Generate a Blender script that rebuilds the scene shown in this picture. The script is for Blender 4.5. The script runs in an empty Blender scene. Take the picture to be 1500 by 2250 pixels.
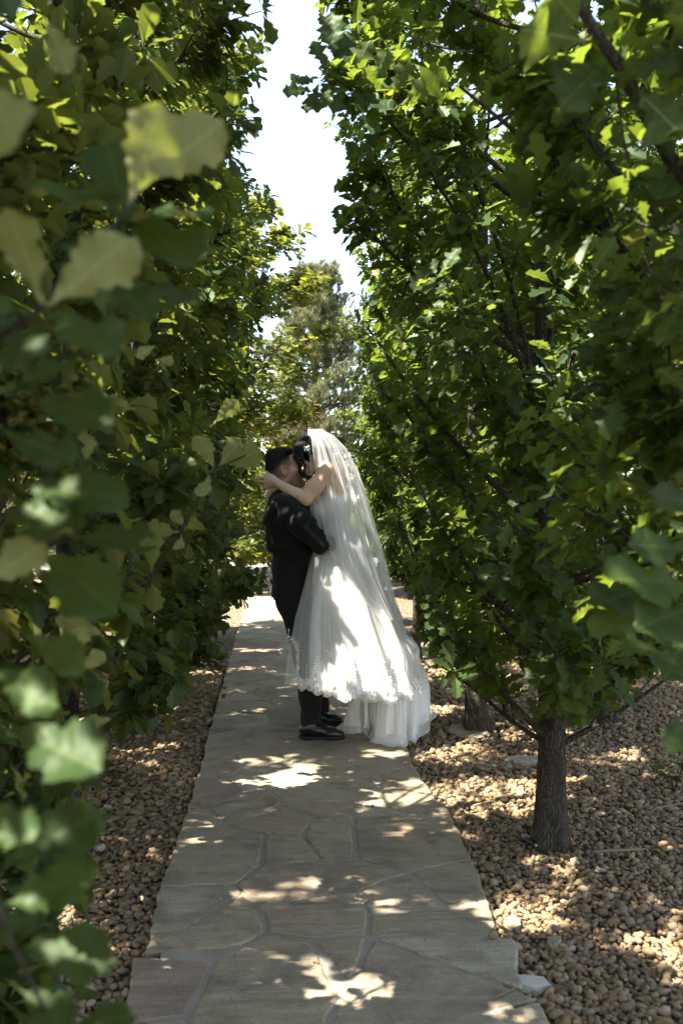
import bpy, bmesh, math, random
import numpy as np
from mathutils import Vector, Matrix, Euler, noise, geometry

# ------------------------------------------------------------------ camera, sky, sun, exposure
SC = bpy.context.scene
COL = SC.collection
PI = math.pi
R = math.radians
YAW, PITCH, CAMH, FPX = R(3.82), R(0.76), 1.47, 2187.5

cam_data = bpy.data.cameras.new('camera')
cam = bpy.data.objects.new('camera', cam_data); COL.objects.link(cam)
cam.location = (0, 0, CAMH)
cam.rotation_euler = (PI / 2 - PITCH, 0, -YAW)
cam_data.sensor_fit = 'VERTICAL'; cam_data.sensor_height = 36; cam_data.sensor_width = 24
cam_data.lens = 35
cam_data.clip_start = 0.05; cam_data.clip_end = 2000
cam_data.dof.use_dof = True
cam_data.dof.focus_distance = 6.15
cam_data.dof.aperture_fstop = 4.0
SC.camera = cam

SUN_EL, SUN_AZ = R(57), R(252)       # azimuth clockwise from +Y: the sun stands to the left, a little behind the camera
to_sun = Vector((math.sin(SUN_AZ) * math.cos(SUN_EL), math.cos(SUN_AZ) * math.cos(SUN_EL), math.sin(SUN_EL)))
world = bpy.data.worlds.new('World'); SC.world = world
world.use_nodes = True
wn = world.node_tree
wn.nodes.clear()
sky = wn.nodes.new('ShaderNodeTexSky'); sky.sky_type = 'NISHITA'; sky.sun_disc = False
sky.sun_elevation = SUN_EL; sky.sun_rotation = SUN_AZ
sky.air_density = 1.0; sky.dust_density = 0.4; sky.ozone_density = 1.0
bg = wn.nodes.new('ShaderNodeBackground'); bg.inputs['Strength'].default_value = 0.09
wo = wn.nodes.new('ShaderNodeOutputWorld')
hsv = wn.nodes.new('ShaderNodeHueSaturation'); hsv.inputs['Saturation'].default_value = 0.75
wn.links.new(sky.outputs[0], hsv.inputs['Color']); wn.links.new(hsv.outputs[0], bg.inputs[0]); wn.links.new(bg.outputs[0], wo.inputs[0])

sun_data = bpy.data.lights.new('sun', 'SUN'); sun_data.energy = 5.0; sun_data.angle = R(0.53)
sun_data.color = (1.0, 0.935, 0.84)
sun = bpy.data.objects.new('sun', sun_data); COL.objects.link(sun)
sun.rotation_euler = (-to_sun).to_track_quat('-Z', 'Y').to_euler()
sun.location = to_sun * 40

SC.view_settings.view_transform = 'Standard'; SC.view_settings.look = 'None'
SC.view_settings.gamma = 1.0; SC.view_settings.use_curve_mapping = False
SC.view_settings.exposure = 2.62
SC.render.engine = 'CYCLES'
cy = SC.cycles
cy.use_denoising = True
cy.max_bounces = 9; cy.diffuse_bounces = 5; cy.glossy_bounces = 3; cy.transmission_bounces = 6
cy.transparent_max_bounces = 24
cy.caustics_reflective = False; cy.caustics_refractive = False
cy.sample_clamp_indirect = 6

# ------------------------------------------------------------------ measuring helpers
RC = cam.rotation_euler.to_matrix()
FWD = Vector((math.sin(YAW), math.cos(YAW), 0)); RGT = Vector((math.cos(YAW), -math.sin(YAW), 0))
def ray(px, py): return RC @ Vector(((px - 750) / FPX, -(py - 1125) / FPX, -1))
def P(px, py, d):
    """the place seen at that pixel of the 1500x2250 photograph, d metres ahead of the camera"""
    r = ray(px, py); return Vector((0, 0, CAMH)) + r * (d / r.dot(FWD))
def G(px, py, z=0.0):
    r = ray(px, py); return Vector((0, 0, CAMH)) + r * ((z - CAMH) / r.z)

# ------------------------------------------------------------------ object helpers
def prop(o, label=None, cat=None, group=None, kind=None):
    if label: o['label'] = label
    if cat: o['category'] = cat
    if group: o['group'] = group
    if kind: o['kind'] = kind
    return o
def empty(name, loc=(0, 0, 0), rz=0.0):
    o = bpy.data.objects.new(name, None); COL.objects.link(o)
    o.location = loc; o.rotation_euler = (0, 0, rz); o.empty_display_size = 0.1
    return o
def link(name, me, parent=None):
    o = bpy.data.objects.new(name, me); COL.objects.link(o)
    if parent is not None: o.parent = parent
    return o
def mesh_np(name, V, F, mat=None, smooth=False, attrs=None):
    """V (n,3), F (m,3 or 4) arrays -> mesh; attrs {name: per-vertex floats}"""
    V = np.asarray(V, dtype=np.float32); F = np.asarray(F, dtype=np.int32)
    me = bpy.data.meshes.new(name)
    k = F.shape[1]
    me.vertices.add(len(V)); me.vertices.foreach_set('co', V.ravel())
    me.loops.add(F.size); me.loops.foreach_set('vertex_index', F.ravel())
    me.polygons.add(len(F))
    me.polygons.foreach_set('loop_start', np.arange(0, F.size, k, dtype=np.int32))
    me.polygons.foreach_set('loop_total', np.full(len(F), k, dtype=np.int32))
    if smooth: me.polygons.foreach_set('use_smooth', np.ones(len(F), dtype=bool))
    for an, av in (attrs or {}).items():
        av = np.asarray(av, dtype=np.float32)
        if av.ndim == 1:
            a = me.attributes.new(an, 'FLOAT', 'POINT'); a.data.foreach_set('value', av)
        else:
            a = me.attributes.new(an, 'FLOAT_VECTOR', 'POINT'); a.data.foreach_set('vector', av.ravel())
    me.update(calc_edges=True)
    if mat: me.materials.append(mat)
    return me
def mesh_py(name, V, F, mat=None, smooth=False):
    me = bpy.data.meshes.new(name); me.from_pydata([tuple(v) for v in V], [], F); me.update()
    if mat: me.materials.append(mat)
    if smooth: me.polygons.foreach_set('use_smooth', np.ones(len(me.polygons), dtype=bool))
    return me
class MB:
    """collects quads/tris of tubes and solids into one mesh"""
    def __init__(s): s.V = []; s.F = []
    def tube(s, pts, rad, n=7, cap=True, warp=None):
        pts = [Vector(p) for p in pts]
        base = len(s.V); m = len(pts)
        t0 = (pts[1] - pts[0]).normalized()
        up = Vector((0, 0, 1)) if abs(t0.z) < 0.9 else Vector((1, 0, 0))
        x = t0.cross(up).normalized()
        for i, p in enumerate(pts):
            t = (pts[min(i + 1, m - 1)] - pts[max(i - 1, 0)]).normalized()
            x = (x - t * x.dot(t)).normalized(); y = t.cross(x)
            r = rad[i] if hasattr(rad, '__len__') else rad
            for k in range(n):
                a = 2 * PI * k / n
                rr = r * (warp(i, k, p) if warp else 1)
                s.V.append(p + x * (math.cos(a) * rr) + y * (math.sin(a) * rr))
        for i in range(m - 1):
            for k in range(n):
                a = base + i * n + k; b = base + i * n + (k + 1) % n
                s.F.append((a, b, b + n, a + n))
        if cap:
            s.F.append(tuple(base + k for k in reversed(range(n))))
            s.F.append(tuple(base + (m - 1) * n + k for k in range(n)))
        return s
    def add(s, V, F):
        b = len(s.V); s.V += [Vector(v) for v in V]; s.F += [tuple(b + i for i in f) for f in F]
        return s
    def mesh(s, name, mat, smooth=True): return mesh_py(name, s.V, s.F, mat, smooth)

# ------------------------------------------------------------------ materials
def newmat(name):
    m = bpy.data.materials.new(name); m.use_nodes = True
    nt = m.node_tree; nt.nodes.clear()
    out = nt.nodes.new('ShaderNodeOutputMaterial')
    return m, nt, out
class NT:
    def __init__(s, nt): s.nt = nt
    def n(s, t, **kw):
        nd = s.nt.nodes.new('ShaderNode' + t)
        for k, v in kw.items():
            if k.startswith('i_'):
                key = k[2:]; key = int(key) if key.isdigit() else key.replace('_', ' ')
                sock = nd.inputs[key]
                if isinstance(v, bpy.types.NodeSocket): s.nt.links.new(v, sock)
                else: sock.default_value = v
            else: setattr(nd, k, v)
        return nd
    def l(s, a, b): s.nt.links.new(a, b)
    def ramp(s, fac, stops, interp='LINEAR'):
        r = s.n('ValToRGB'); r.color_ramp.interpolation = interp
        e = r.color_ramp.elements
        while len(e) < len(stops): e.new(0.5)
        for k, (p, c) in enumerate(stops):
            e[k].position = p; e[k].color = (c[0], c[1], c[2], 1)
        s.l(fac, r.inputs[0]); return r.outputs[0]
    def mix(s, fac, a, b, blend='MIX'):
        m = s.n('MixRGB'); m.blend_type = blend
        for sock, v in zip(m.inputs, (fac, a, b)):
            if isinstance(v, bpy.types.NodeSocket): s.l(v, sock)
            elif isinstance(v, (int, float)): sock.default_value = v
            else: sock.default_value = (v[0], v[1], v[2], 1)
        return m.outputs[0]
    def math(s, op, a, b=0.0):
        m = s.n('Math', operation=op)
        for sock, v in zip(m.inputs, (a, b)):
            if isinstance(v, bpy.types.NodeSocket): s.l(v, sock)
            else: sock.default_value = v
        return m.outputs[0]
    def noise(s, scale, detail=4, rough=0.55, vec=None, dist=0.0):
        n = s.n('TexNoise'); n.inputs['Scale'].default_value = scale; n.inputs['Detail'].default_value = detail
        n.inputs['Roughness'].default_value = rough; n.inputs['Distortion'].default_value = dist
        if vec is not None: s.l(vec, n.inputs['Vector'])
        return n.outputs[0]
    def bump(s, h, strength, dist):
        b = s.n('Bump'); b.inputs['Strength'].default_value = strength; b.inputs['Distance'].default_value = dist
        s.l(h, b.inputs['Height']); return b.outputs[0]
def simple(name, col, rough=0.6, spec=0.4, noise_amt=0.15, nscale=20, bump=0.0, bscale=200, bdist=0.002, metallic=0):
    m, nt, out = newmat(name); t = NT(nt)
    tc = t.n('TexCoord').outputs['Object']
    c = t.mix(t.noise(nscale, 3, vec=tc), [x * (1 - noise_amt) for x in col], [min(1, x * (1 + noise_amt)) for x in col])
    b = t.n('BsdfPrincipled'); b.inputs['Roughness'].default_value = rough; b.inputs['Metallic'].default_value = metallic
    b.inputs['Specular IOR Level'].default_value = spec
    t.l(c, b.inputs['Base Color'])
    if bump: t.l(t.bump(t.noise(bscale, 3, vec=tc), bump, bdist), b.inputs['Normal'])
    t.l(b.outputs[0], out.inputs[0]); return m

def leaf_mat(name, top_stops, under, trans, tfac=0.42, gloss=0.022, veins=False):
    m, nt, out = newmat(name); t = NT(nt)
    tint = t.n('Attribute', attribute_name='tint').outputs['Fac']
    rnd = t.n('ObjectInfo').outputs['Random']
    f = t.math('ADD', tint, t.math('MULTIPLY', t.math('SUBTRACT', rnd, 0.5), 0.16))
    top = t.ramp(f, top_stops)
    und = t.ramp(f, [(0.0, [x * 0.8 for x in under]), (1.0, under)])
    trc = t.ramp(f, [(0.0, [x * 0.75 for x in trans]), (0.9, trans), (1.0, (min(1, trans[0] * 1.6), trans[1] * 1.1, trans[2]))])
    if veins:
        luv = t.n('Attribute', attribute_name='luv').outputs['Vector']
        sx = t.n('SeparateXYZ'); t.l(luv, sx.inputs[0])
        ax = t.math('ABSOLUTE', sx.outputs[0])
        side = t.math('SUBTRACT', sx.outputs[1], t.math('MULTIPLY', ax, 0.9))
        w = t.math('ABSOLUTE', t.math('SUBTRACT', t.math('FRACT', t.math('MULTIPLY', side, 7.0)), 0.5))
        lat = t.math('GREATER_THAN', w, 0.455)
        rib = t.math('LESS_THAN', ax, 0.013)
        v = t.math('MAXIMUM', t.math('MULTIPLY', lat, 0.45), rib)
        mott = t.noise(9, 3, vec=luv)
        top = t.mix(t.math('MULTIPLY', mott, 0.5), top, [x * 0.6 for x in top_stops[1][1]])
        top = t.mix(t.math('MULTIPLY', v, 0.55), top, (0.075, 0.1, 0.03))
        und = t.mix(t.math('MULTIPLY', v, 0.5), und, (0.3, 0.32, 0.16))
    back = t.n('NewGeometry').outputs['Backfacing']
    c = t.mix(back, top, und)
    d = t.n('BsdfDiffuse'); t.l(c, d.inputs[0])
    tr = t.n('BsdfTranslucent'); t.l(trc, tr.inputs[0])
    mx = t.n('MixShader'); mx.inputs[0].default_value = tfac; t.l(d.outputs[0], mx.inputs[1]); t.l(tr.outputs[0], mx.inputs[2])
    g = t.n('BsdfGlossy'); g.inputs['Roughness'].default_value = 0.5
    g.inputs[0].default_value = (0.85, 0.95, 0.75, 1)
    lw = t.math('MULTIPLY', t.math('SUBTRACT', 1.0, t.math('MULTIPLY', back, 0.75)), gloss)
    m2 = t.n('MixShader'); t.l(lw, m2.inputs[0]); t.l(mx.outputs[0], m2.inputs[1]); t.l(g.outputs[0], m2.inputs[2])
    t.l(m2.outputs[0], out.inputs[0]); return m

G0, G1, G2, GY = (0.013, 0.027, 0.008), (0.024, 0.047, 0.012), (0.046, 0.079, 0.019), (0.15, 0.14, 0.022)
M_LEAF_R = leaf_mat('oak_leaf', [(0, G0), (0.5, G1), (0.93, G2), (1.0, GY)], (0.075, 0.105, 0.04), (0.25, 0.33, 0.03))
M_LEAF_L = leaf_mat('broad_oak_leaf', [(0, G0), (0.5, G1), (0.93, G2), (1.0, GY)], (0.13, 0.14, 0.055), (0.26, 0.31, 0.035), tfac=0.36)
M_LEAF_LV = leaf_mat('broad_oak_leaf_veined', [(0, G0), (0.5, G1), (0.93, G2), (1.0, GY)], (0.23, 0.225, 0.09), (0.27, 0.32, 0.045), tfac=0.3, gloss=0.012, veins=True)
M_LEAF_RV = leaf_mat('oak_leaf_veined', [(0, G0), (0.5, G1), (0.93, G2), (1.0, GY)], (0.09, 0.12, 0.045), (0.26, 0.34, 0.035), tfac=0.36, gloss=0.016, veins=True)
M_LEAF_Y = leaf_mat('yellowing_leaf', [(0, (0.03, 0.05, 0.012)), (0.5, (0.06, 0.082, 0.018)), (0.8, (0.14, 0.13, 0.02)), (1.0, (0.3, 0.15, 0.02))], (0.14, 0.15, 0.045), (0.31, 0.33, 0.03))
M_LEAF_P = leaf_mat('pale_shrub_leaf', [(0, (0.06, 0.08, 0.03)), (0.5, (0.1, 0.125, 0.05)), (1.0, (0.16, 0.17, 0.07))], (0.15, 0.16, 0.08), (0.26, 0.3, 0.07), tfac=0.3)
M_NEEDLE = leaf_mat('pine_needle', [(0, (0.10, 0.11, 0.045)), (0.5, (0.175, 0.18, 0.075)), (0.88, (0.24, 0.235, 0.10)), (0.93, (0.22, 0.11, 0.05)), (1.0, (0.26, 0.12, 0.06))], (0.18, 0.195, 0.10), (0.26, 0.26, 0.11), tfac=0.2, gloss=0.05)

def bark_mat(name, dark, light, scale=1.0):
    m, nt, out = newmat(name); t = NT(nt)
    tc = t.n('TexCoord').outputs['Object']
    warp_ = t.n('TexNoise'); warp_.inputs['Scale'].default_value = 9; t.l(tc, warp_.inputs['Vector'])
    wv = t.n('VectorMath', operation='MULTIPLY_ADD'); t.l(warp_.outputs['Color'], wv.inputs[0]); wv.inputs[1].default_value = (.09, .09, .12); t.l(tc, wv.inputs[2])
    mp = t.n('Mapping'); mp.inputs['Scale'].default_value = (85 * scale, 85 * scale, 9 * scale); t.l(wv.outputs[0], mp.inputs[0])
    v = t.n('TexVoronoi', feature='DISTANCE_TO_EDGE'); v.inputs['Scale'].default_value = 1.0; t.l(mp.outputs[0], v.inputs['Vector'])
    fur = t.ramp(v.outputs['Distance'], [(0.0, (0.15, 0.15, 0.15)), (0.3, (1, 1, 1))])
    f = t.noise(1.6, 6, 0.7, vec=mp.outputs[0], dist=0.4)
    big = t.noise(6, 3, vec=tc)
    c = t.ramp(f, [(0.3, [x * .55 + y * .45 for x, y in zip(dark, light)]), (0.72, light)])
    c = t.mix(fur, dark, c)
    c = t.mix(t.math('MULTIPLY', big, 0.55), c, [x * 0.8 for x in dark])
    b = t.n('BsdfPrincipled'); b.inputs['Roughness'].default_value = 0.92; b.inputs['Specular IOR Level'].default_value = 0.15
    ht = t.math('ADD', t.math('MULTIPLY', fur, 0.7), t.math('MULTIPLY', f, 1.0))
    t.l(c, b.inputs['Base Color']); t.l(t.bump(ht, 1.0, 0.014), b.inputs['Normal'])
    t.l(b.outputs[0], out.inputs[0]); return m
M_BARK = bark_mat('oak_bark', (0.03, 0.024, 0.018), (0.2, 0.165, 0.125))
M_TWIG = bark_mat('twig_bark', (0.06, 0.048, 0.035), (0.2, 0.165, 0.125), 1.5)
M_PBARK = bark_mat('pine_bark', (0.07, 0.035, 0.022), (0.26, 0.13, 0.085), 0.6)

def stone_mat(name, stops):
    m, nt, out = newmat(name); t = NT(nt)
    tc = t.n('TexCoord').outputs['Object']; rnd = t.n('ObjectInfo').outputs['Random']
    base = t.ramp(rnd, stops)
    off = t.n('CombineXYZ'); t.l(t.math('MULTIPLY', rnd, 40.0), off.inputs[0]); t.l(t.math('MULTIPLY', rnd, 17.0), off.inputs[1])
    add = t.n('VectorMath', operation='ADD'); t.l(tc, add.inputs[0]); t.l(off.outputs[0], add.inputs[1])
    mp = t.n('Mapping'); mp.inputs['Scale'].default_value = (1.2, 5.5, 1); t.l(add.outputs[0], mp.inputs[0])
    rot = t.n('CombineXYZ'); t.l(t.math('MULTIPLY', rnd, 6.0), rot.inputs[2]); t.l(rot.outputs[0], mp.inputs['Rotation'])
    band = t.noise(3.2, 6, 0.62, vec=mp.outputs[0], dist=1.6)
    blot = t.noise(4.0, 5, 0.65, vec=add.outputs[0], dist=.8)
    rust = t.noise(2.2, 5, 0.6, vec=add.outputs[0], dist=1.5)
    fine = t.noise(130, 3, 0.7, vec=add.outputs[0])
    lay = t.ramp(band, [(0.38, (0, 0, 0)), (0.46, (0.7, 0.7, 0.7)), (0.5, (0.15, 0.15, 0.15)), (0.62, (1, 1, 1))])
    c = t.mix(t.math('MULTIPLY', lay, 0.5), base, (0.33, 0.275, 0.19))
    c = t.mix(t.ramp(rust, [(0.52, (0, 0, 0)), (0.72, (0.55, 0.55, 0.55))]), c, (0.22, 0.145, 0.085))
    c = t.mix(t.ramp(blot, [(0.46, (0, 0, 0)), (0.7, (0.75, 0.75, 0.75))]), c, (0.14, 0.115, 0.085))
    c = t.mix(t.math('MULTIPLY', t.ramp(fine, [(0.36, (1, 1, 1)), (0.5, (0, 0, 0))]), 0.45), c, (0.09, 0.078, 0.06))
    b = t.n('BsdfPrincipled'); b.inputs['Roughness'].default_value = 0.82; b.inputs['Specular IOR Level'].default_value = 0.25
    t.l(c, b.inputs['Base Color'])
    ht = t.math('ADD', t.math('ADD', t.math('MULTIPLY', lay, 0.8), t.math('MULTIPLY', blot, 0.8)), t.math('MULTIPLY', fine, 0.3))
    t.l(t.bump(ht, 0.8, 0.007), b.inputs['Normal'])
    t.l(b.outputs[0], out.inputs[0]); return m
M_STONE = stone_mat('sandstone', [(0, (0.312, 0.242, 0.150)), (0.3, (0.362, 0.280, 0.168)), (0.6, (0.337, 0.268, 0.173)), (0.85, (0.377, 0.300, 0.191)), (1, (0.322, 0.230, 0.153))])
M_STONE_RED = stone_mat('reddish_sandstone', [(0, (0.305, 0.207, 0.147)), (1, (0.322, 0.222, 0.157))])
M_STONE_PALE = stone_mat('pale_sandstone', [(0, (0.393, 0.329, 0.226)), (1, (0.418, 0.349, 0.238))])
M_MORTAR = simple('mortar', (0.27, 0.23, 0.175), 0.9, 0.2, 0.35, 9, 0.8, 120, 0.004)

def pebble_mat():
    m, nt, out = newmat('pebble'); t = NT(nt)
    tint = t.n('Attribute', attribute_name='tint').outputs['Fac']
    rnd = t.n('ObjectInfo').outputs['Random']
    f = t.math('FRACT', t.math('ADD', tint, t.math('MULTIPLY', rnd, 7.3)))
    c = t.ramp(f, [(0, (0.118, 0.077, 0.040)), (0.14, (0.245, 0.164, 0.079)), (0.3, (0.197, 0.113, 0.052)), (0.44, (0.286, 0.197, 0.103)), (0.58, (0.147, 0.100, 0.054)),
                   (0.7, (0.186, 0.146, 0.095)), (0.8, (0.265, 0.168, 0.079)), (0.9, (0.392, 0.301, 0.192)), (0.95, (0.216, 0.127, 0.070)), (1.0, (0.108, 0.083, 0.058))])
    tc = t.n('TexCoord').outputs['Object']
    n = t.noise(90, 3, vec=tc)
    c = t.mix(t.math('MULTIPLY', n, 0.4), c, (0.124, 0.089, 0.053))
    b = t.n('BsdfPrincipled'); b.inputs['Roughness'].default_value = 0.75; b.inputs['Specular IOR Level'].default_value = 0.3
    t.l(c, b.inputs['Base Color']); t.l(b.outputs[0], out.inputs[0]); return m
M_PEBBLE = pebble_mat()

def gravel_ground_mat():
    m, nt, out = newmat('gravel_ground'); t = NT(nt)
    tc = t.n('TexCoord').outputs['Object']
    v = t.n('TexVoronoi'); v.inputs['Scale'].default_value = 32; t.l(tc, v.inputs['Vector'])
    sep = t.n('SeparateColor'); t.l(v.outputs['Color'], sep.inputs[0])
    c = t.ramp(sep.outputs[0], [(0, (0.145, 0.104, 0.064)), (0.3, (0.263, 0.185, 0.107)), (0.55, (0.299, 0.225, 0.144)), (0.8, (0.205, 0.162, 0.119)), (1, (0.397, 0.324, 0.236))])
    c = t.mix(t.ramp(v.outputs['Distance'], [(0.25, (0, 0, 0)), (0.7, (1, 1, 1))]), c, (0.059, 0.044, 0.028))
    b = t.n('BsdfPrincipled'); b.inputs['Roughness'].default_value = 0.9; b.inputs['Specular IOR Level'].default_value = 0.2
    t.l(c, b.inputs['Base Color'])
    inv = t.math('SUBTRACT', 1.0, v.outputs['Distance'])
    t.l(t.bump(inv, 1.0, 0.02), b.inputs['Normal'])
    t.l(b.outputs[0], out.inputs[0]); return m
M_GRAVEL = gravel_ground_mat()
def lawn_mat():
    m, nt, out = newmat('lawn'); t = NT(nt)
    tc = t.n('TexCoord').outputs['Object']
    c = t.ramp(t.noise(1.6, 6, 0.7, vec=tc), [(0.3, (0.06, 0.075, 0.025)), (0.55, (0.11, 0.115, 0.045)), (0.75, (0.17, 0.15, 0.075))])
    c = t.mix(t.math('MULTIPLY', t.noise(60, 3, vec=tc), 0.6), c, (0.05, 0.06, 0.02))
    b = t.n('BsdfPrincipled'); b.inputs['Roughness'].default_value = 0.95; b.inputs['Specular IOR Level'].default_value = 0.1
    t.l(c, b.inputs['Base Color']); t.l(t.bump(t.noise(90, 2, vec=tc), 0.8, 0.03), b.inputs['Normal'])
    t.l(b.outputs[0], out.inputs[0]); return m
M_LAWN = lawn_mat()

# ------------------------------------------------------------------ ground, path, gravel
rng = np.random.default_rng(7)
random.seed(7)

def sheet(name, x0, x1, y0, y1, z, mat):
    me = mesh_py(name, [(x0, y0, z), (x1, y0, z), (x1, y1, z), (x0, y1, z)], [(0, 1, 2, 3)], mat)
    return prop(link(name, me), kind='structure')
sheet('ground', -400, 400, -200, 900, -0.062, M_LAWN)
gravel_bed = sheet('gravel_bed', -5.5, 7.5, -4, 21.0, -0.046, M_GRAVEL)
M_CONC = simple('pale_paving', (0.2, 0.185, 0.165), 0.85, 0.2, 0.18, 2.5, 0.4, 60, 0.004)
cross = prop(link('cross_path', mesh_py('cross_path', [(-14, 21.8, -0.03), (16, 20.2, -0.03), (16, 24.4, -0.03), (-14, 26.4, -0.03)], [(0, 1, 2, 3)], M_CONC)), kind='structure')

path = empty('flagstone_path', (0, 0, 0)); prop(path, kind='structure')
XL, XR = G(453, 1622).x, G(888, 1622).x
YB = G(650, 1622).y
mb = MB()
def slab(mb, poly, z0, z1):
    n = len(poly); b = len(mb.V)
    for z in (z0, z1):
        for p in poly: mb.V.append(Vector((p[0], p[1], z)))
    mb.F.append(tuple(b + n + i for i in range(n)))
    for i in range(n):
        j = (i + 1) % n; mb.F.append((b + i, b + j, b + n + j, b + n + i))
lf = [G(*p) for p in ((300, 2240), (345, 2040), (400, 1830), (440, 1690))]
rt = [G(*p) for p in ((905, 1684), (985, 1800), (1060, 1970), (1135, 2150))]
slab(mb, [(rt[3].x - .05, -1.2), (rt[3].x - .05, rt[3].y)] + [(p.x - 0.03, p.y) for p in reversed(rt[:3])] + [(XR - .035, 22.3), (XL + .035, 22.5)] + [(p.x + 0.03, p.y) for p in reversed(lf)] + [(lf[0].x + .03, -1.2)], -0.06, -0.0048)
link('mortar_bed', mb.mesh('mortar_bed', M_MORTAR, False), path)

def inset(poly, d):
    n = len(poly); out = []
    for i in range(n):
        a, b, c = (Vector(poly[(i + k) % n]) for k in (-1, 0, 1))
        e1 = (b - a).normalized(); e2 = (c - b).normalized()
        n1 = Vector((-e1.y, e1.x)); n2 = Vector((-e2.y, e2.x))
        m = n1 + n2
        if m.length < 1e-5: m = n1
        m.normalize(); k = d / max(0.45, m.dot(n1))
        out.append(b + m * k)
    return out
def area(p): return 0.5 * sum(p[i][0] * p[(i + 1) % len(p)][1] - p[(i + 1) % len(p)][0] * p[i][1] for i in range(len(p)))
def flagstone(poly, joint=0.011, mat=None, step=0.03):
    if area(poly) < 0: poly = poly[::-1]
    poly = inset(poly, joint * random.uniform(.6, 1.25))
    cx = sum(p[0] for p in poly) / len(poly); cyy = sum(p[1] for p in poly) / len(poly)
    pts = []
    n = len(poly)
    for i in range(n):
        a = Vector(poly[i]); b = Vector(poly[(i + 1) % n]); L = (b - a).length
        k = max(1, int(L / step))
        nn = Vector((-(b - a).y, (b - a).x)).normalized() if L > 0 else Vector((0, 0))
        for j in range(k):
            q = a.lerp(b, j / k)
            if j: q = q + nn * (noise.noise((q.x * 9, q.y * 9, 3.1)) * 0.013 + noise.noise((q.x * 31, q.y * 31, 1.1)) * 0.006)
            pts.append(q)
    m = len(pts); ctr = Vector((cx, cyy))
    h = random.uniform(-0.0025, 0.003); tx, ty = random.uniform(-.004, .004), random.uniform(-.004, .004)
    V = []; F = []
    for ins, z in ((0, -0.05), (0, -0.0045), (0.007, 0.0)):
        for p, q in zip(pts, inset(pts, ins) if ins else pts):
            d = q - ctr
            V.append((d.x, d.y, z + (h + d.x * tx + d.y * ty if z > -0.02 else 0)))
    for r in (0, 1):
        for i in range(m):
            j = (i + 1) % m; F.append((r * m + i, r * m + j, (r + 1) * m + j, (r + 1) * m + i))
    F.append(tuple(2 * m + i for i in range(m)))
    o = link('flagstone', mesh_py('flagstone', V, F, mat or M_STONE), path)
    o.location = (cx, cyy, 0); return o

A = dict(a1=(453, 1622), a2=(537, 1622), a3=(577, 1649), a4=(446, 1658), a5=(513, 1656), a6=(541, 1686), a7=(604, 1649), a8=(649, 1682), a9=(649, 1640),
         t1=(700, 1622), t2=(888, 1622), a11=(912, 1684), a12=(835, 1699), a13=(429, 1710), a14=(511, 1704), a15=(677, 1696), m1=(690, 1718),
         a16=(411, 1776), a17=(460, 1777), a18=(539, 1736), a19=(595, 1740), a20=(621, 1761), a21=(831, 1735), a22=(803, 1760), a23=(952, 1742), a24=(994, 1788),
         a25=(903, 1789), a26=(499, 1810), a27=(579, 1789), a28=(390, 1829), a29=(523, 1819), a30=(583, 1832), a31=(665, 1838), a32=(681, 1805), a33=(772, 1800), a34=(784, 1794),
         b1=(348, 1950), b2=(518, 1944), b3=(575, 1902), b6=(691, 1868), b7=(705, 1890), b8=(782, 1888), b9=(898, 1916), b10=(1041, 1888), b11=(986, 1995), b12=(810, 2007), b13=(782, 1959),
         b14=(325, 2049), b15=(535, 1961), b16=(408, 2041), b17=(561, 1984), b25=(583, 2027), b18=(589, 2049), b19=(680, 2063), b20=(808, 2055), b21=(1100, 2055), b22=(310, 2096), b23=(532, 2078), b24=(1072, 1970),
         c1=(288, 2098), c2=(473, 2110), c3=(413, 2233), c4=(270, 2200), c5=(767, 2157), c6=(748, 2178), c7=(1137, 2063), c8=(1157, 2180), c9=(1050, 2143), c10=(817, 2060), c11=(785, 2133),
         c12=(863, 2250), c13=(1185, 2193), c14=(970, 2250), c15=(1217, 2250), d1=(262, 2250), d2=(690, 2330), d3=(430, 2330), d4=(880, 2330), d5=(250, 2330), d6=(1240, 2330), d7=(980, 2330))
STONES = [('a1 a2 a3 a5 a4', 0), ('a5 a3 a7 a8 a6', 0), ('a2 t1 a9 a7 a3', 0), ('a9 t1 t2 a11 a12 a15 a8 a7', 0), ('a4 a5 a6 a14 a13', 0), ('a14 a6 a8 a15 m1 a19 a18', 2),
          ('a13 a14 a18 a17 a16', 1), ('a17 a18 a19 a20 a27 a26', 0), ('a15 a12 a21 m1', 0), ('m1 a21 a22 a20 a19', 0), ('a12 a11 a23 a24 a25 a22 a21', 0), ('a16 a17 a26 a29 a28', 0),
          ('a20 a22 a34 a33 a32 a27', 0), ('a27 a32 a31 a30 a29 a26', 0), ('a22 a25 a34', 2), ('a34 a25 a24 b10 b9 b8 a33', 0), ('a32 a33 b8 b7 b6 a31', 0), ('a30 a31 b6 b7 b3', 0),
          ('a28 a29 a30 b3 b2 b1', 0), ('b3 b7 b8 b9 b13 b17 b15 b2', 0), ('b9 b11 b12 b13', 0), ('b9 b10 b24 b11', 0), ('b1 b2 b15 b16 b14', 2), ('b16 b15 b17 b25 b18 b23 b22 b14', 0),
          ('b17 b13 b12 b20 b19 b18 b25', 0), ('b12 b11 b24 b21 b20', 0), ('c1 c2 c3 d1 c4', 1), ('b18 b19 c6 d2 d3 c3 c2 b23', 0), ('b19 b20 c11 c5', 0), ('c10 b21 c7 c8 c9', 2),
          ('c10 c9 c8 c13 c14 c12 c5 c11', 0), ('c6 c5 c12 d4 d2', 0), ('c14 c13 c15 d6 d7', 0), ('c12 c14 d7 d4', 0), ('c3 d3 d5 d1', 0)]
for names, k in STONES:
    flagstone([G(*A[n]).to_2d() for n in names.split()], 0.0095, (M_STONE, M_STONE_RED, M_STONE_PALE)[k])
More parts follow.
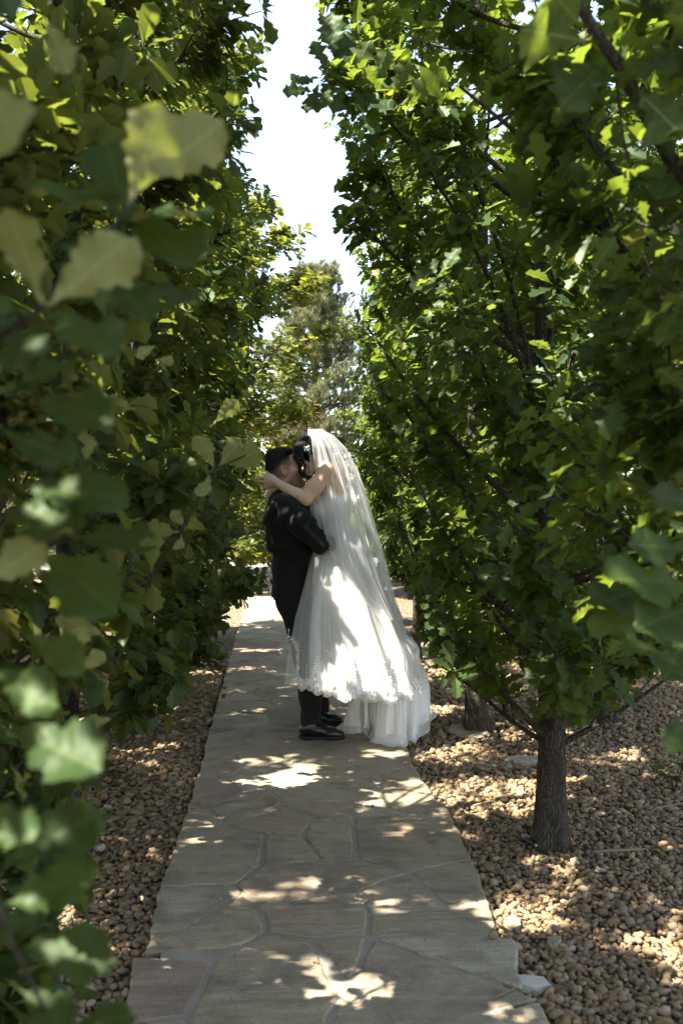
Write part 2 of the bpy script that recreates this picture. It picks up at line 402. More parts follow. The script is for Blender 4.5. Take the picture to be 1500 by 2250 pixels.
# the rest of the path, ahead of and behind the traced stones: irregular stones from a jittered pattern
def clip(poly, nx, ny, c):
    out = []
    for i in range(len(poly)):
        a, b = poly[i], poly[(i + 1) % len(poly)]
        da, db = nx * a[0] + ny * a[1] - c, nx * b[0] + ny * b[1] - c
        if da <= 0: out.append(a)
        if da * db < 0:
            t = da / (da - db); out.append((a[0] + t * (b[0] - a[0]), a[1] + t * (b[1] - a[1])))
    return out
def crazy(x0, x1, y0, y1, rowh, seed):
    rr = random.Random(seed); seeds = []
    y = y0 + rowh / 2; r = 0
    while y < y1 + rowh:
        k = rr.choice((2, 3, 3)) 
        for i in range(k):
            seeds.append((x0 + (x1 - x0) * (i + .5 + rr.uniform(-.25, .25)) / k, y + rr.uniform(-.35, .35) * rowh))
        y += rowh; r += 1
    for i, s in enumerate(seeds):
        poly = [(x0, y0), (x1, y0), (x1, y1), (x0, y1)]
        for j, q in enumerate(seeds):
            if i != j and abs(q[1] - s[1]) < 3.5 * rowh and poly:
                nx, ny = q[0] - s[0], q[1] - s[1]
                poly = clip(poly, nx, ny, nx * (s[0] + q[0]) / 2 + ny * (s[1] + q[1]) / 2)
        if len(poly) > 2 and abs(area(poly)) > 0.008:
            flagstone(poly, 0.009, rr.choice((M_STONE, M_STONE, M_STONE, M_STONE_PALE, M_STONE_RED)), 0.1)
crazy(XL, XR, YB + 0.004, 22.2, 0.40, 3)
crazy(G(262, 2300).x, G(1230, 2300).x, -1.2, G(700, 2330).y - 0.02, 0.42, 5)

# --- pebbles
def octa(sub):
    V = [(1, 0, 0), (-1, 0, 0), (0, 1, 0), (0, -1, 0), (0, 0, 1), (0, 0, -1)]
    F = [(0, 2, 4), (2, 1, 4), (1, 3, 4), (3, 0, 4), (2, 0, 5), (1, 2, 5), (3, 1, 5), (0, 3, 5)]
    for _ in range(sub):
        V = [Vector(v) for v in V]; cache = {}; NF = []
        def mid(a, b):
            k = (min(a, b), max(a, b))
            if k not in cache: cache[k] = len(V); V.append(((V[a] + V[b]) / 2).normalized())
            return cache[k]
        for a, b, c in F:
            ab, bc, ca = mid(a, b), mid(b, c), mid(c, a)
            NF += [(a, ab, ca), (ab, b, bc), (ca, bc, c), (ab, bc, ca)]
        F = NF
    return np.array([tuple(v) for v in V]), np.array(F)
def ico():
    p = (1 + 5 ** .5) / 2
    V = np.array([(-1, p, 0), (1, p, 0), (-1, -p, 0), (1, -p, 0), (0, -1, p), (0, 1, p), (0, -1, -p), (0, 1, -p), (p, 0, -1), (p, 0, 1), (-p, 0, -1), (-p, 0, 1)]) / math.sqrt(1 + p * p)
    F = np.array([(0, 11, 5), (0, 5, 1), (0, 1, 7), (0, 7, 10), (0, 10, 11), (1, 5, 9), (5, 11, 4), (11, 10, 2), (10, 7, 6), (7, 1, 8), (3, 9, 4), (3, 4, 2), (3, 2, 6), (3, 6, 8), (3, 8, 9), (4, 9, 5), (2, 4, 11), (6, 2, 10), (8, 6, 7), (9, 8, 1)])
    return V, F
def pebble_shapes(V, n, amp):
    out = []
    for k in range(n):
        d = np.ones(len(V))
        for q in range(4):
            w = rng.normal(size=3); d += amp * np.sin(V @ w * 1.6 + rng.uniform(0, 6))
        S = V * d[:, None]
        S = S * np.array([rng.uniform(.85, 1.35), rng.uniform(.75, 1.05), rng.uniform(.5, .85)])
        out.append(S)
    return out
def left_edge(y):
    ys = [-2] + [p.y for p in lf] + [YB, 30]; xs = [lf[0].x] + [p.x for p in lf] + [XL, XL]
    return np.interp(y, ys, xs)
def right_edge(y):
    q = [rt[3], rt[2], rt[1], rt[0]]
    ys = [-2, q[0].y - .2, q[0].y] + [p.y for p in q[1:]] + [YB, 30]; xs = [q[0].x + .06, q[0].x + .06, q[0].x] + [p.x for p in q[1:]] + [XR, XR]
    return np.interp(y, ys, xs)
pts = []
y = 2.25
while y < 9.0:
    sp = 0.0215 if y < 4.6 else (0.027 if y < 6.2 else 0.034)
    xs = np.arange(-0.285 * y - 0.22, 0.42 * y + 0.25, sp)
    row = np.stack([xs + rng.uniform(-.42, .42, len(xs)) * sp, y + rng.uniform(-.42, .42, len(xs)) * sp, np.full(len(xs), sp)], 1)
    pts.append(row); y += sp * 0.88
pts = np.concatenate(pts)
inside = (pts[:, 0] > left_edge(pts[:, 1]) - 0.004 - pts[:, 2] * .3) & (pts[:, 0] < right_edge(pts[:, 1]) + 0.004 + pts[:, 2] * .3)
pts = pts[~inside]
size = pts[:, 2] * rng.choice([0.38, 0.5, 0.6, 0.75, 0.95], len(pts), p=[.22, .3, .27, .15, .06])
bumpz = np.array([noise.noise((p[0] * 2.2, p[1] * 2.2, 0.0)) * 0.012 for p in pts])
zz = -0.034 + bumpz + rng.uniform(-.007, .009, len(pts)) + (size - 0.012) * 0.5
def rand_rot(n):
    a = rng.uniform(0, 2 * PI, n); tx = rng.normal(0, .35, n); ty = rng.normal(0, .35, n)
    ca, sa, cx, sx, c2, s2 = np.cos(a), np.sin(a), np.cos(tx), np.sin(tx), np.cos(ty), np.sin(ty)
    Z0, O = np.zeros(n), np.ones(n)
    Rz = np.stack([ca, -sa, Z0, sa, ca, Z0, Z0, Z0, O], 1).reshape(n, 3, 3)
    Rx = np.stack([O, Z0, Z0, Z0, cx, -sx, Z0, sx, cx], 1).reshape(n, 3, 3)
    Ry = np.stack([c2, Z0, s2, Z0, O, Z0, -s2, Z0, c2], 1).reshape(n, 3, 3)
    return Rx @ Ry @ Rz
order = np.argsort(pts[:, 0] ** 2 + pts[:, 1] ** 2)
vis = [i for i in order if -0.282 * pts[i, 1] < pts[i, 0] < 0.415 * pts[i, 1] and pts[i, 1] > 2.75 and size[i] > 0.0105 and (pts[i, 0] > 0.5 or pts[i, 1] > 2.9)][:300]
part_set = np.zeros(len(pts), bool); part_set[vis] = True
ov, of = octa(2)
pm = []
for k, S in enumerate(pebble_shapes(ov, 10, 0.10)):
    pm.append(mesh_np('pebble', S, of, M_PEBBLE, True, {'tint': np.full(len(S), k / 10.0)}))
for n_, i in enumerate(vis):
    o = link('pebble', pm[n_ % 10], gravel_bed)
    o.location = (pts[i, 0], pts[i, 1], zz[i]); s = size[i] * 1.02; o.scale = (s, s, s)
    o.rotation_euler = (random.gauss(0, .3), random.gauss(0, .3), random.uniform(0, 6.28))
def merge_pebbles(idx, shapes, F):
    n = len(idx); m = len(shapes[0])
    S = np.stack(shapes)[rng.integers(0, len(shapes), n)]
    Rm = rand_rot(n)
    V = np.einsum('nij,nmj->nmi', Rm, S) * size[idx][:, None, None] + np.stack([pts[idx, 0], pts[idx, 1], zz[idx]], 1)[:, None, :]
    FF = (F[None] + (np.arange(n) * m)[:, None, None]).reshape(-1, 3)
    return V.reshape(-1, 3), FF, np.repeat(rng.uniform(0, 1, n), m)
nearm = (pts[:, 1] < 3.7) & ~part_set; farm = ~nearm & ~part_set
o1, f1 = octa(1); iv, if_ = ico()
a = merge_pebbles(np.where(nearm)[0], pebble_shapes(o1, 16, 0.11), f1)
b = merge_pebbles(np.where(farm)[0], pebble_shapes(iv, 12, 0.1), if_)
me = mesh_np('gravel', np.concatenate([a[0], b[0]]), np.concatenate([a[1], b[1] + len(a[0])]), M_PEBBLE, True, {'tint': np.concatenate([a[2], b[2]])})
prop(link('gravel', me, gravel_bed), kind='stuff')

# ------------------------------------------------------------------ leaves
LOBED = [(0.0, 0.012), (0.16, 0.03), (0.22, 0.12), (0.31, 0.075), (0.40, 0.24), (0.52, 0.13), (0.66, 0.34), (0.76, 0.19), (0.88, 0.25), (0.93, 0.11), (1.0, 0.05)]
LOBED_LO = [(0.14, 0.02), (0.28, 0.1), (0.42, 0.24), (0.53, 0.12), (0.68, 0.33), (0.78, 0.18), (0.92, 0.19)]
BROAD = [(0.0, 0.012), (0.14, 0.03), (0.30, 0.11), (0.38, 0.18), (0.44, 0.145), (0.53, 0.25), (0.60, 0.20), (0.68, 0.305), (0.75, 0.24), (0.82, 0.275), (0.88, 0.19), (0.94, 0.155), (1.0, 0.02)]
BROAD_LO = [(0.18, 0.04), (0.42, 0.2), (0.51, 0.17), (0.66, 0.31), (0.75, 0.24), (0.88, 0.24)]
def leaf_template(outline, ribs=(0.35, 0.7), fold=0.28, droop=0.16, curl=0.0):
    V = []; F = []
    for s in (1, -1):
        poly = [(0.0, 0.0)] + [(w, t) for t, w in outline] + [(0.0, 1.0)] + [(0.0, r) for r in reversed(ribs)]
        tri = geometry.tessellate_polygon([[Vector((x, y, 0)) for x, y in poly]])
        b = len(V)
        for x, y in poly: V.append((s * x, y, abs(x) * fold - droop * y * y + curl * math.sin(y * 7 + s) * abs(x)))
        for a, c, d in tri:
            p, q, r = (Vector(poly[k]) for k in (a, c, d))
            ccw = (q - p).cross(r - p) > 0
            if (s == 1) != ccw: a, c = c, a
            F.append((b + a, b + c, b + d))
    return np.array(V, dtype=np.float32), np.array(F, dtype=np.int32)
T_R, T_L = leaf_template(LOBED_LO, (0.55,)), leaf_template(BROAD_LO, (0.55,))
rl = np.random.default_rng(21)
def unit(a): return a / np.maximum(1e-9, np.linalg.norm(a, axis=-1, keepdims=True))
def merge_leaves(L, tmpl):
    pos, d, nrm, s, tint = L
    V0, F0 = tmpl
    y = unit(d); x = unit(np.cross(y, nrm)); z = np.cross(x, y)
    wob = rl.uniform(0.6, 1.5, len(pos))
    V = (x[:, None, :] * V0[None, :, 0:1] + y[:, None, :] * V0[None, :, 1:2] + z[:, None, :] * (V0[None, :, 2:3] * wob[:, None, None])) * s[:, None, None] + pos[:, None, :]
    m = len(V0); F = (F0[None] + (np.arange(len(pos)) * m)[:, None, None]).reshape(-1, 3)
    return V.reshape(-1, 3), F, np.repeat(tint, m)
def leaf_grid(outline, k):
    """a finely divided leaf: rounded lobes, a keeled midrib, wavy margins and its stalk"""
    nt, cols = 30, (-1, -.8, -.5, -.2, 0, .2, .5, .8, 1)
    rk = random.Random(100 + k)
    ts = [q[0] for q in outline]; ws = [q[1] for q in outline]
    fold, droop, twist, wav = rk.uniform(.04, .16), rk.uniform(-.04, .22), rk.uniform(-.35, .35), rk.uniform(.02, .05)
    sk = [rk.uniform(-.03, .03) for _ in range(2)]; ph = rk.uniform(0, 6)
    V = []; F = []
    for i in range(nt + 1):
        t = i / nt
        for c in cols:
            w = np.interp(min(1, max(0, t + sk[0 if c < 0 else 1])), ts, ws) * (1 + .06 * math.sin(t * 19 + ph + c))
            x = w * c; a = abs(c)
            z = fold * abs(x) * (1.6 - .6 * a) - droop * t * t + wav * a * a * math.sin(t * 17 + ph + (2 if c > 0 else 0)) + .006 * math.sin(t * 44 + a * 9) * (1 - .5 * a)
            z += twist * x * (t - .3)
            V.append((x + .04 * math.sin(t * 2.4 + ph) * t, t * (1 - .03 * a), z))
    m = len(cols)
    for i in range(nt):
        for j in range(m - 1):
            b = i * m + j; F += [(b, b + 1, b + m + 1), (b, b + m + 1, b + m)]
    b = len(V)
    for y, r in ((-.16, .012), (0.02, .009)):
        for q in range(4): V.append((math.cos(q * PI / 2) * r, y, math.sin(q * PI / 2) * r - (.02 if y < 0 else 0)))
    for q in range(4): F += [(b + q, b + 4 + q, b + 4 + (q + 1) % 4), (b + q, b + 4 + (q + 1) % 4, b + (q + 1) % 4)]
    return np.array(V, dtype=np.float32), np.array(F, dtype=np.int32)
NEAR_LEAF = {}
for kind, out, mat in (('R', LOBED, M_LEAF_RV), ('L', BROAD, M_LEAF_LV)):
    lst = []
    for k in range(8):
        V, F = leaf_grid(out, k)
        lst.append(mesh_np('leaf', V, F, mat, True, {'tint': np.full(len(V), (0.1, 0.3, 0.42, 0.5, 0.58, 0.7, 0.85, 0.25)[k]), 'luv': V}))
    NEAR_LEAF[kind] = lst
leaf_i = [0]
def leaf_object(parent, pos, d, nrm, s, kind, idx=None, name='leaf'):
    y = Vector(d).normalized(); x = y.cross(Vector(nrm))
    if x.length < 1e-4: x = y.cross(Vector((0.3, 0.5, 0.8)))
    x.normalize(); z = x.cross(y)
    leaf_i[0] += 1
    o = link(name, NEAR_LEAF[kind][(leaf_i[0] * 5 + leaf_i[0] // 8) % 8 if idx is None else idx], parent)
    M = Matrix((x, y, z)).transposed().to_4x4()
    M = Matrix.Translation(Vector(pos)) @ M @ Matrix.Diagonal((s, s, s, 1))
    o.matrix_basis = M
    return o

# ------------------------------------------------------------------ oak trees
PROF_H = [0.3, 0.8, 1.5, 2.3, 3.5, 4.8, 5.8, 6.4]
def bez(p0, p1, p2, t): return p0 * (1 - t) ** 2 + p1 * 2 * t * (1 - t) + p2 * t * t
def grow_oak(seed, H=6.3, h0=0.45, prof=(0.34, 0.52, 0.64, 0.8, 0.82, 0.66, 0.36, 0.05), kind='R', nlimb=46, keep=None, lsize=(0.075, 0.115), trunk_r=0.07, lean=(0, 0), limbs_extra=(), ys=1.0, low=0.92):
    rr = random.Random(seed); rn = np.random.default_rng(seed)
    pr = lambda h: float(np.interp(h * 6.4 / H, PROF_H, prof))
    # trunk
    tp = []; tr = []
    n = 46
    for i in range(n):
        t = i / (n - 1); z = -0.06 + t * (H - 0.1)
        tp.append((lean[0] * t + 0.03 * math.sin(z * 1.3 + seed) * min(1, z), lean[1] * t + 0.03 * math.cos(z * 1.7 + seed) * min(1, max(z, 0)), z))
        tr.append(trunk_r * (1 - 0.93 * t ** 0.9) + 0.028 * math.exp(-max(z, 0) / 0.08))
    mb = MB(); nz = 44
    # dense rings low down so that the bark has real ridges
    zs = list(np.linspace(-0.06, 1.6, 70)) + list(np.linspace(1.68, H - 0.1, 34))
    cx = lambda z: np.interp(z, [p[2] for p in tp], [p[0] for p in tp]); cyy = lambda z: np.interp(z, [p[2] for p in tp], [p[1] for p in tp]); crr = lambda z: np.interp(z, [p[2] for p in tp], tr)
    def warp(i, k, p):
        a = 2 * PI * k / nz
        f = noise.noise((math.cos(a) * 4.2 + seed, math.sin(a) * 4.2, p.z * 2.6)) 
        g = noise.noise((math.cos(a) * 7 + seed, math.sin(a) * 7, p.z * 4.5))
        root = 0.10 * math.exp(-max(p.z, 0) / 0.1) * math.sin(a * 5 + seed)
        return 1 + 0.09 * f - 0.16 * abs(g) + root
    mb.tube([(cx(z), cyy(z), z) for z in zs], [crr(z) for z in zs], nz, True, warp)
    trunk = mb.mesh('trunk', M_BARK, True)
    branches = []; twigs = MB()
    pos, dr, nm, sz = [], [], [], []
    limbs = []
    for i in range(nlimb):
        he = h0 + 0.15 + (H - h0 - 0.2) * ((i + rr.uniform(0, 1)) / nlimb) ** low
        az = i * 2.39996 + rr.uniform(-.35, .35)
        r = pr(he) * rr.uniform(0.72, 1.0)
        hs = max(0.38 + rr.uniform(0, .12), he - r * rr.uniform(0.5, 1.25))
        p0 = Vector((cx(hs), cyy(hs), hs)); c, s = math.cos(az), math.sin(az)
        p2 = Vector((cx(he) + r * c, cyy(he) + r * s * ys, he))
        if keep and not keep(p2):
            p2 = p0.lerp(p2, .6); r *= .6
            if not keep(p2): continue
        p1 = p0.lerp(p2, 0.5) + Vector((c * r * .12 + rr.uniform(-.08, .08), s * r * .12 + rr.uniform(-.08, .08), -r * 0.12))
        limbs.append((p0, p1, p2, min(0.022, 0.008 + 0.012 * r) * (1.15 - 0.6 * hs / H), 15))
    for p0, p1, p2, rad in limbs_extra: limbs.append((Vector(p0), Vector(p1), Vector(p2), rad, 12))
    for li, (p0, p1, p2, rad, ntw) in enumerate(limbs):
        cp = [bez(p0, p1, p2, k / 8) for k in range(9)]
        tgt = MB() if (li % 3 == 0 or li >= nlimb) else twigs
        tgt.tube(cp, [rad * (1 - 0.75 * k / 8) for k in range(9)], 6, True)
        if tgt is not twigs: branches.append(tgt.mesh('branch', M_BARK, True))
        for q in range(ntw):
            t = rr.uniform(0.22, 1.0) ** 0.8
            b = bez(p0, p1, p2, t); tan = (bez(p0, p1, p2, min(1, t + .05)) - bez(p0, p1, p2, t - .05)).normalized()
            rad_v = Vector((b.x - cx(b.z), b.y - cyy(b.z), 0)); rad_v = rad_v.normalized() if rad_v.length > .02 else Vector((rr.uniform(-1, 1), rr.uniform(-1, 1), 0))
            ax = (tan * .55 + rad_v * .5 + Vector((rr.uniform(-1, 1), rr.uniform(-1, 1), rr.uniform(-.7, .9))) * .75 + Vector((0, 0, .2))).normalized()
            L = rr.uniform(0.09, 0.30)
            e = b + ax * L
            if keep and not keep(e): continue
            twigs.tube([b, b.lerp(e, .5) + Vector((rr.uniform(-.02, .02), rr.uniform(-.02, .02), .01)), e], [0.0045, 0.0032, 0.002], 4, False)
            for tt in (0.35, 0.68, 1.0):
                c0 = b.lerp(e, tt); k = rr.choice((4, 5, 6)) if tt < 1 else 7
                ph = rr.uniform(0, 6.28)
                u = ax.cross(Vector((.3, .2, 1))).normalized(); w = ax.cross(u)
                for j in range(k):
                    a = ph + j * 6.283 / k + rr.uniform(-.4, .4)
                    d = ax * rr.uniform(.15, .75) + (u * math.cos(a) + w * math.sin(a)) + Vector((0, 0, rr.uniform(-.25, .15)))
                    pos.append(c0 + d.normalized() * 0.012); dr.append(d)
                    nm.append(Vector((rr.gauss(0, .42), rr.gauss(0, .42), 1.0)) + rad_v * .35)
                    sz.append(rr.uniform(*lsize) * (1.0 if tt == 1 else .85))
    pos = np.array([tuple(p) for p in pos]); dr = np.array([tuple(p) for p in dr]); nm = np.array([tuple(p) for p in nm]); sz = np.array(sz)
    tint = np.clip(rn.normal(0.48, 0.2, len(pos)), 0, 0.92); yl = rn.random(len(pos)) < 0.012; tint[yl] = rn.uniform(.95, 1, yl.sum())
    ok = np.ones(len(pos), bool)
    if keep:
        tip = pos + unit(dr) * sz[:, None]
        ok = np.array([keep(Vector(p)) and keep(Vector(q)) for p, q in zip(pos, tip)])
    return dict(trunk=trunk, branches=branches, twigs=twigs.mesh('twigs', M_TWIG, True), leaves=[x[ok] for x in (pos, dr, nm, sz, tint)], kind=kind)

CAMP = np.array([0, 0, CAMH])
def in_view(W):
    rel = W - CAMP
    z = rel @ np.array(FWD); x = rel @ np.array(RGT); yv = rel[:, 2]
    return (z > .4) & (np.abs(x / np.maximum(z, .01)) < 0.36) & (np.abs(yv / np.maximum(z, .01)) < 0.54)
def finish_oak(tr, loc, near=0):
    """choose the leaves that show largest as single leaf parts, the rest become one crown mesh"""
    pos, d, nm, sz, tint = tr['leaves']
    W = pos + np.array(loc)
    pick = np.zeros(len(pos), bool)
    if near:
        dist = np.linalg.norm(W - CAMP, axis=1); dist[~in_view(W)] = 1e9
        idx = np.argsort(dist)[:near]; idx = idx[dist[idx] < 1e8]; pick[idx] = True
    tr['near'] = [x[pick] for x in (pos, d, nm, sz, tint)]
    rest = [x[~pick] for x in (pos, d, nm, sz, tint)]
    V, F, T = merge_leaves(rest, T_R if tr['kind'] == 'R' else T_L)
    tr['crown'] = mesh_np('crown', V, F, M_LEAF_R if tr['kind'] == 'R' else M_LEAF_L, False, {'tint': T})
    return tr
def plant_oak(tr, loc, label, rz=0.0, sc=(1, 1, 1), group=None, name='oak_tree', near=False, leafmat=None, cat='tree'):
    o = empty(name, loc, rz); o.scale = sc
    prop(o, label, cat, group)
    link('trunk', tr['trunk'], o)
    for b in tr['branches']: link('branch', b, o)
    c = link('crown', tr['crown'], o); prop(c, kind='stuff')
    link('twigs', tr['twigs'], c)
    if leafmat:
        c.material_slots[0].link = 'OBJECT'; c.material_slots[0].material = leafmat
    if near:
        for p, d, n, s, t in zip(*tr['near']):
            leaf_object(o, p, d, n, s, tr['kind'], name='leaf')
    return o

# gaps cut out of the left row's leaves along the sun's rays to shape the light: through them the sun falls on the gravel across the path and in flecks on the paving
GAPS = [(G(1090, 1735), .36), (G(640, 1950), .13), (G(560, 1975), .07), (G(700, 1990), .08), (G(640, 1712), .11), (G(600, 1788), .08), (G(470, 1800), .05), (G(830, 1850), .07), (G(870, 1835), .05), (G(810, 2165), .07),
        (G(1000, 1830), .06), (G(920, 1720), .07), (G(860, 1660), .05), (G(520, 1690), .05), (G(1090, 2000), .08), (G(1200, 2010), .05), (G(560, 1560), .05), (G(720, 1560), .09)]
def in_gap(w):
    for g, r in GAPS:
        rel = w - g; d = rel - to_sun * rel.dot(to_sun)
        if d.length < r * (1 + .3 * math.sin(7 * w.z + 5 * w.y)): return True
    return False
# near left tree: its outer leaves are clipped back from the path
L1P = Vector((-0.9, 2.0, 0))
def keepL1(p):
    w = p + L1P
    rel = w - Vector((0, 0, CAMH)); dz = rel.dot(FWD)
    if dz < 0.75: return w.x < -0.6
    lim = -0.30 if w.z > 0.9 else -0.34 - 0.12 * (0.9 - w.z)
    if w.z > 1.95: lim += 0.07 * min(1, w.z - 1.95)
    return w.x < lim and not in_gap(w)
tL1 = finish_oak(grow_oak(11, kind='L', keep=keepL1, lsize=(0.085, 0.13), prof=(0.5, 0.6, 0.68, 0.8, 0.86, 0.72, 0.42, 0.05), nlimb=66, h0=0.3, ys=1.4), L1P, 240)
L2P = Vector((-0.88, 4.2, 0))
def keepL2(p):
    w = p + L2P
    if w.z < 1.3 and w.x > -0.33: return False
    if w.z < 0.45 and w.x > -0.66: return False
    return not in_gap(w)
tL2 = finish_oak(grow_oak(12, kind='L', keep=keepL2, lsize=(0.08, 0.12), prof=(0.54, 0.62, 0.62, 0.66, 0.8, 0.72, 0.46, 0.05), h0=0.22, ys=1.45, nlimb=64, low=1.05), L2P, 200)
L3P = Vector((-0.88, 6.45, 0))
def keepL3(p):
    w = p + L3P
    if w.z < 1.2 and w.x > -0.29: return False
    if w.z < 0.4 and w.x > -0.62: return False
    return not in_gap(w)
tL3 = finish_oak(grow_oak(13, kind='L', keep=keepL3, lsize=(0.075, 0.115), prof=(0.54, 0.66, 0.66, 0.66, 0.7, 0.64, 0.46, 0.05), h0=0.22, H=6.6, ys=1.45, nlimb=68, low=1.0), L3P, 0)
R1P = Vector((1.22, 2.1, 0))
def keepR1(p):
    w = p + R1P
    if w.z < 1.12: return False
    if w.y < 0.9: return w.x > 0.75
    return w.x > 0.60 - 0.10 * max(0, min(1.5, w.z - 1.9))
w2 = lambda px, py, d, base: P(px, py, d) - base
tR1 = finish_oak(grow_oak(14, kind='R', keep=keepR1, h0=1.15, lsize=(0.08, 0.12), nlimb=40,
        limbs_extra=[((0, 0, 1.15), w2(1600, 330, 1.75, R1P), w2(1130, -160, 1.7, R1P), 0.030),
                     ((0, 0, 1.2), w2(1500, 560, 2.3, R1P), w2(1010, 190, 2.5, R1P), 0.017)]), R1P, 170)
R2P = Vector((1.18, 4.2, 0))
def keepR2(p):
    w = p + R2P
    f = 4.2 / max(1.5, w.y)
    if w.z < 0.58 + 0.25 * max(0, 1.0 - w.x) + 0.7 * max(0, w.x - 1.4): return False
    return w.x * f > np.interp(CAMH + (w.z - CAMH) * f, [.3, 1.46, 1.85, 2.5, 3.5], [.66, .61, .47, .26, .15])
tR2 = finish_oak(grow_oak(15, kind='R', keep=keepR2, lsize=(0.06, 0.125), prof=(0.42, 0.62, 0.72, 0.88, 0.94, 0.72, 0.4, 0.05), h0=0.62, nlimb=68, low=1.15, trunk_r=0.066,
        limbs_extra=[((0, 0, 1.6), w2(1040, 330, 3.9, R2P), w2(700, 150, 3.6, R2P), 0.012), ((0, 0, 1.3), w2(1180, 560, 4.0, R2P), w2(900, 130, 4.1, R2P), 0.016)]), R2P, 260)
R3P = Vector((1.29, 6.32, 0))
def keepR3(p):
    w = p + R3P
    return w.x > np.interp(w.z, [.2, .9, 1.4, 2.0, 2.6], [1.0, .93, .78, .58, .3])
tR3 = finish_oak(grow_oak(16, kind='R', keep=keepR3, low=1.15, lsize=(0.055, 0.115), prof=(0.55, 0.78, 0.78, 0.74, 0.95, 0.85, 0.5, 0.05), h0=0.38, H=6.5, nlimb=58), R3P, 0)

oakL1 = plant_oak(tL1, L1P, 'broad-leaved oak with large out-of-focus leaves filling the near left edge', near=True, group='oaks on the left of the path')
oakL2 = plant_oak(tL2, L2P, 'second oak left of the path, trunk half hidden by blurred leaves', near=True, group='oaks on the left of the path')
plant_oak(tL3, L3P, 'third oak left of the path, thin trunk in gravel across from the groom', group='oaks on the left of the path')
plant_oak(tL2, (-0.9, 8.6, 0), 'fourth oak left of the path, leaves reaching behind the groom', PI, (1, 1, 1.04), 'oaks on the left of the path')
plant_oak(tL3, (-0.92, 10.75, 0), 'fifth oak left of the path, low leaves over the bright sunlit paving', PI, (1.05, 1.05, 0.94), 'oaks on the left of the path')
plant_oak(tL2, (-0.85, 16.2, 0), 'yellowing oak at the far end of the left row before the pine', 4.0, (1.75, 1.75, 1.02), 'oaks on the left of the path', leafmat=M_LEAF_Y)
plant_oak(tL3, (-1.5, 19.4, 0), 'yellow-green oak farthest down the left row', 0.4, (1.7, 1.7, 0.95), 'oaks on the left of the path', leafmat=M_LEAF_Y)
plant_oak(tL3, (-0.98, -0.05, 0), 'oak left of the path beside the camera, out of view, added for its shade', PI, (0.8, 1.2, 1), 'oaks on the left of the path')  # unseen oak, added to keep the sun off the near left leaves
BK = [(0.75, 'L3', 'shade oak added in the back left row behind the big blurred leaves'), (2.9, 'L2', 'shade oak added in the back left row between the two nearest left oaks'), (5.2, 'L3', 'shade oak added in the back left row behind the second left trunk'), (7.4, 'L2', 'shade oak added in the back left row behind the third left trunk'), (9.6, 'L3', 'shade oak added in the back left row, farthest along it')]
for i, (y_, k_, lb_) in enumerate(BK):  # mostly hidden row, added to shade the path and the left row
    plant_oak(tL2 if k_ == 'L2' else tL3, (-3.05 - 0.1 * (i % 2), y_, 0), lb_, PI * (i // 2), (1.2, 1.05, (0.86, 0.98)[i % 2]), 'shade oaks added in a back left row')
oakR1 = plant_oak(tR1, R1P, 'oak with blurred thick limb crossing the top right corner', near=True, group='oaks on the right of the path')
oakR2 = plant_oak(tR2, R2P, 'oak with thick bare furrowed trunk beside the sunlit gravel patch', near=True, group='oaks on the right of the path')
plant_oak(tR3, R3P, 'oak with short bare trunk next to a pale flat stone', group='oaks on the right of the path')
plant_oak(tR2, (1.33, 9.35, 0), 'oak with slim trunk just behind the bride\'s train', 2.0, (0.64, 0.64, 0.97), 'oaks on the right of the path')
plant_oak(tR3, (2.0, 11.9, 0), 'oak in the right row showing above the bride\'s veil', 1.2, (1, 1, 0.92), 'oaks on the right of the path')
plant_oak(tR2, (2.1, 15.0, 0), 'pale green oak right of the pine', 3.0, (1.1, 1.1, 0.84), 'oaks on the right of the path')
plant_oak(tR3, (2.6, 18.2, 0), 'small oak at the far end of the right row', 5.0, (1.1, 1.1, 0.78), 'oaks on the right of the path')
plant_oak(tR3, (2.19, 6.5, 0), 'oak with dark trunk behind the thick furrowed trunk', 3.3, (0.95, 0.95, 1), 'oaks behind the right row')
plant_oak(tR2, (2.75, 9.6, 0), 'oak in the second row at right, its trunk hidden by leaves', 0.7, (0.95, 0.95, 0.95), 'oaks behind the right row')
plant_oak(tR3, (3.6, 12.6, 0), 'sunlit oak deep behind the right row', 2.7, (1.1, 1.1, 0.8), 'oaks behind the right row')

plant_oak(tR2, (4.0, 8.0, 0), 'oak of the back right row behind the dark trunk', 1.9, (1, 1, 0.85), 'oaks behind the right row')
plant_oak(tR3, (4.7, 10.6, 0), 'leafy oak of the back right row, half lit by sun', 4.4, (1, 1, 0.8), 'oaks behind the right row')

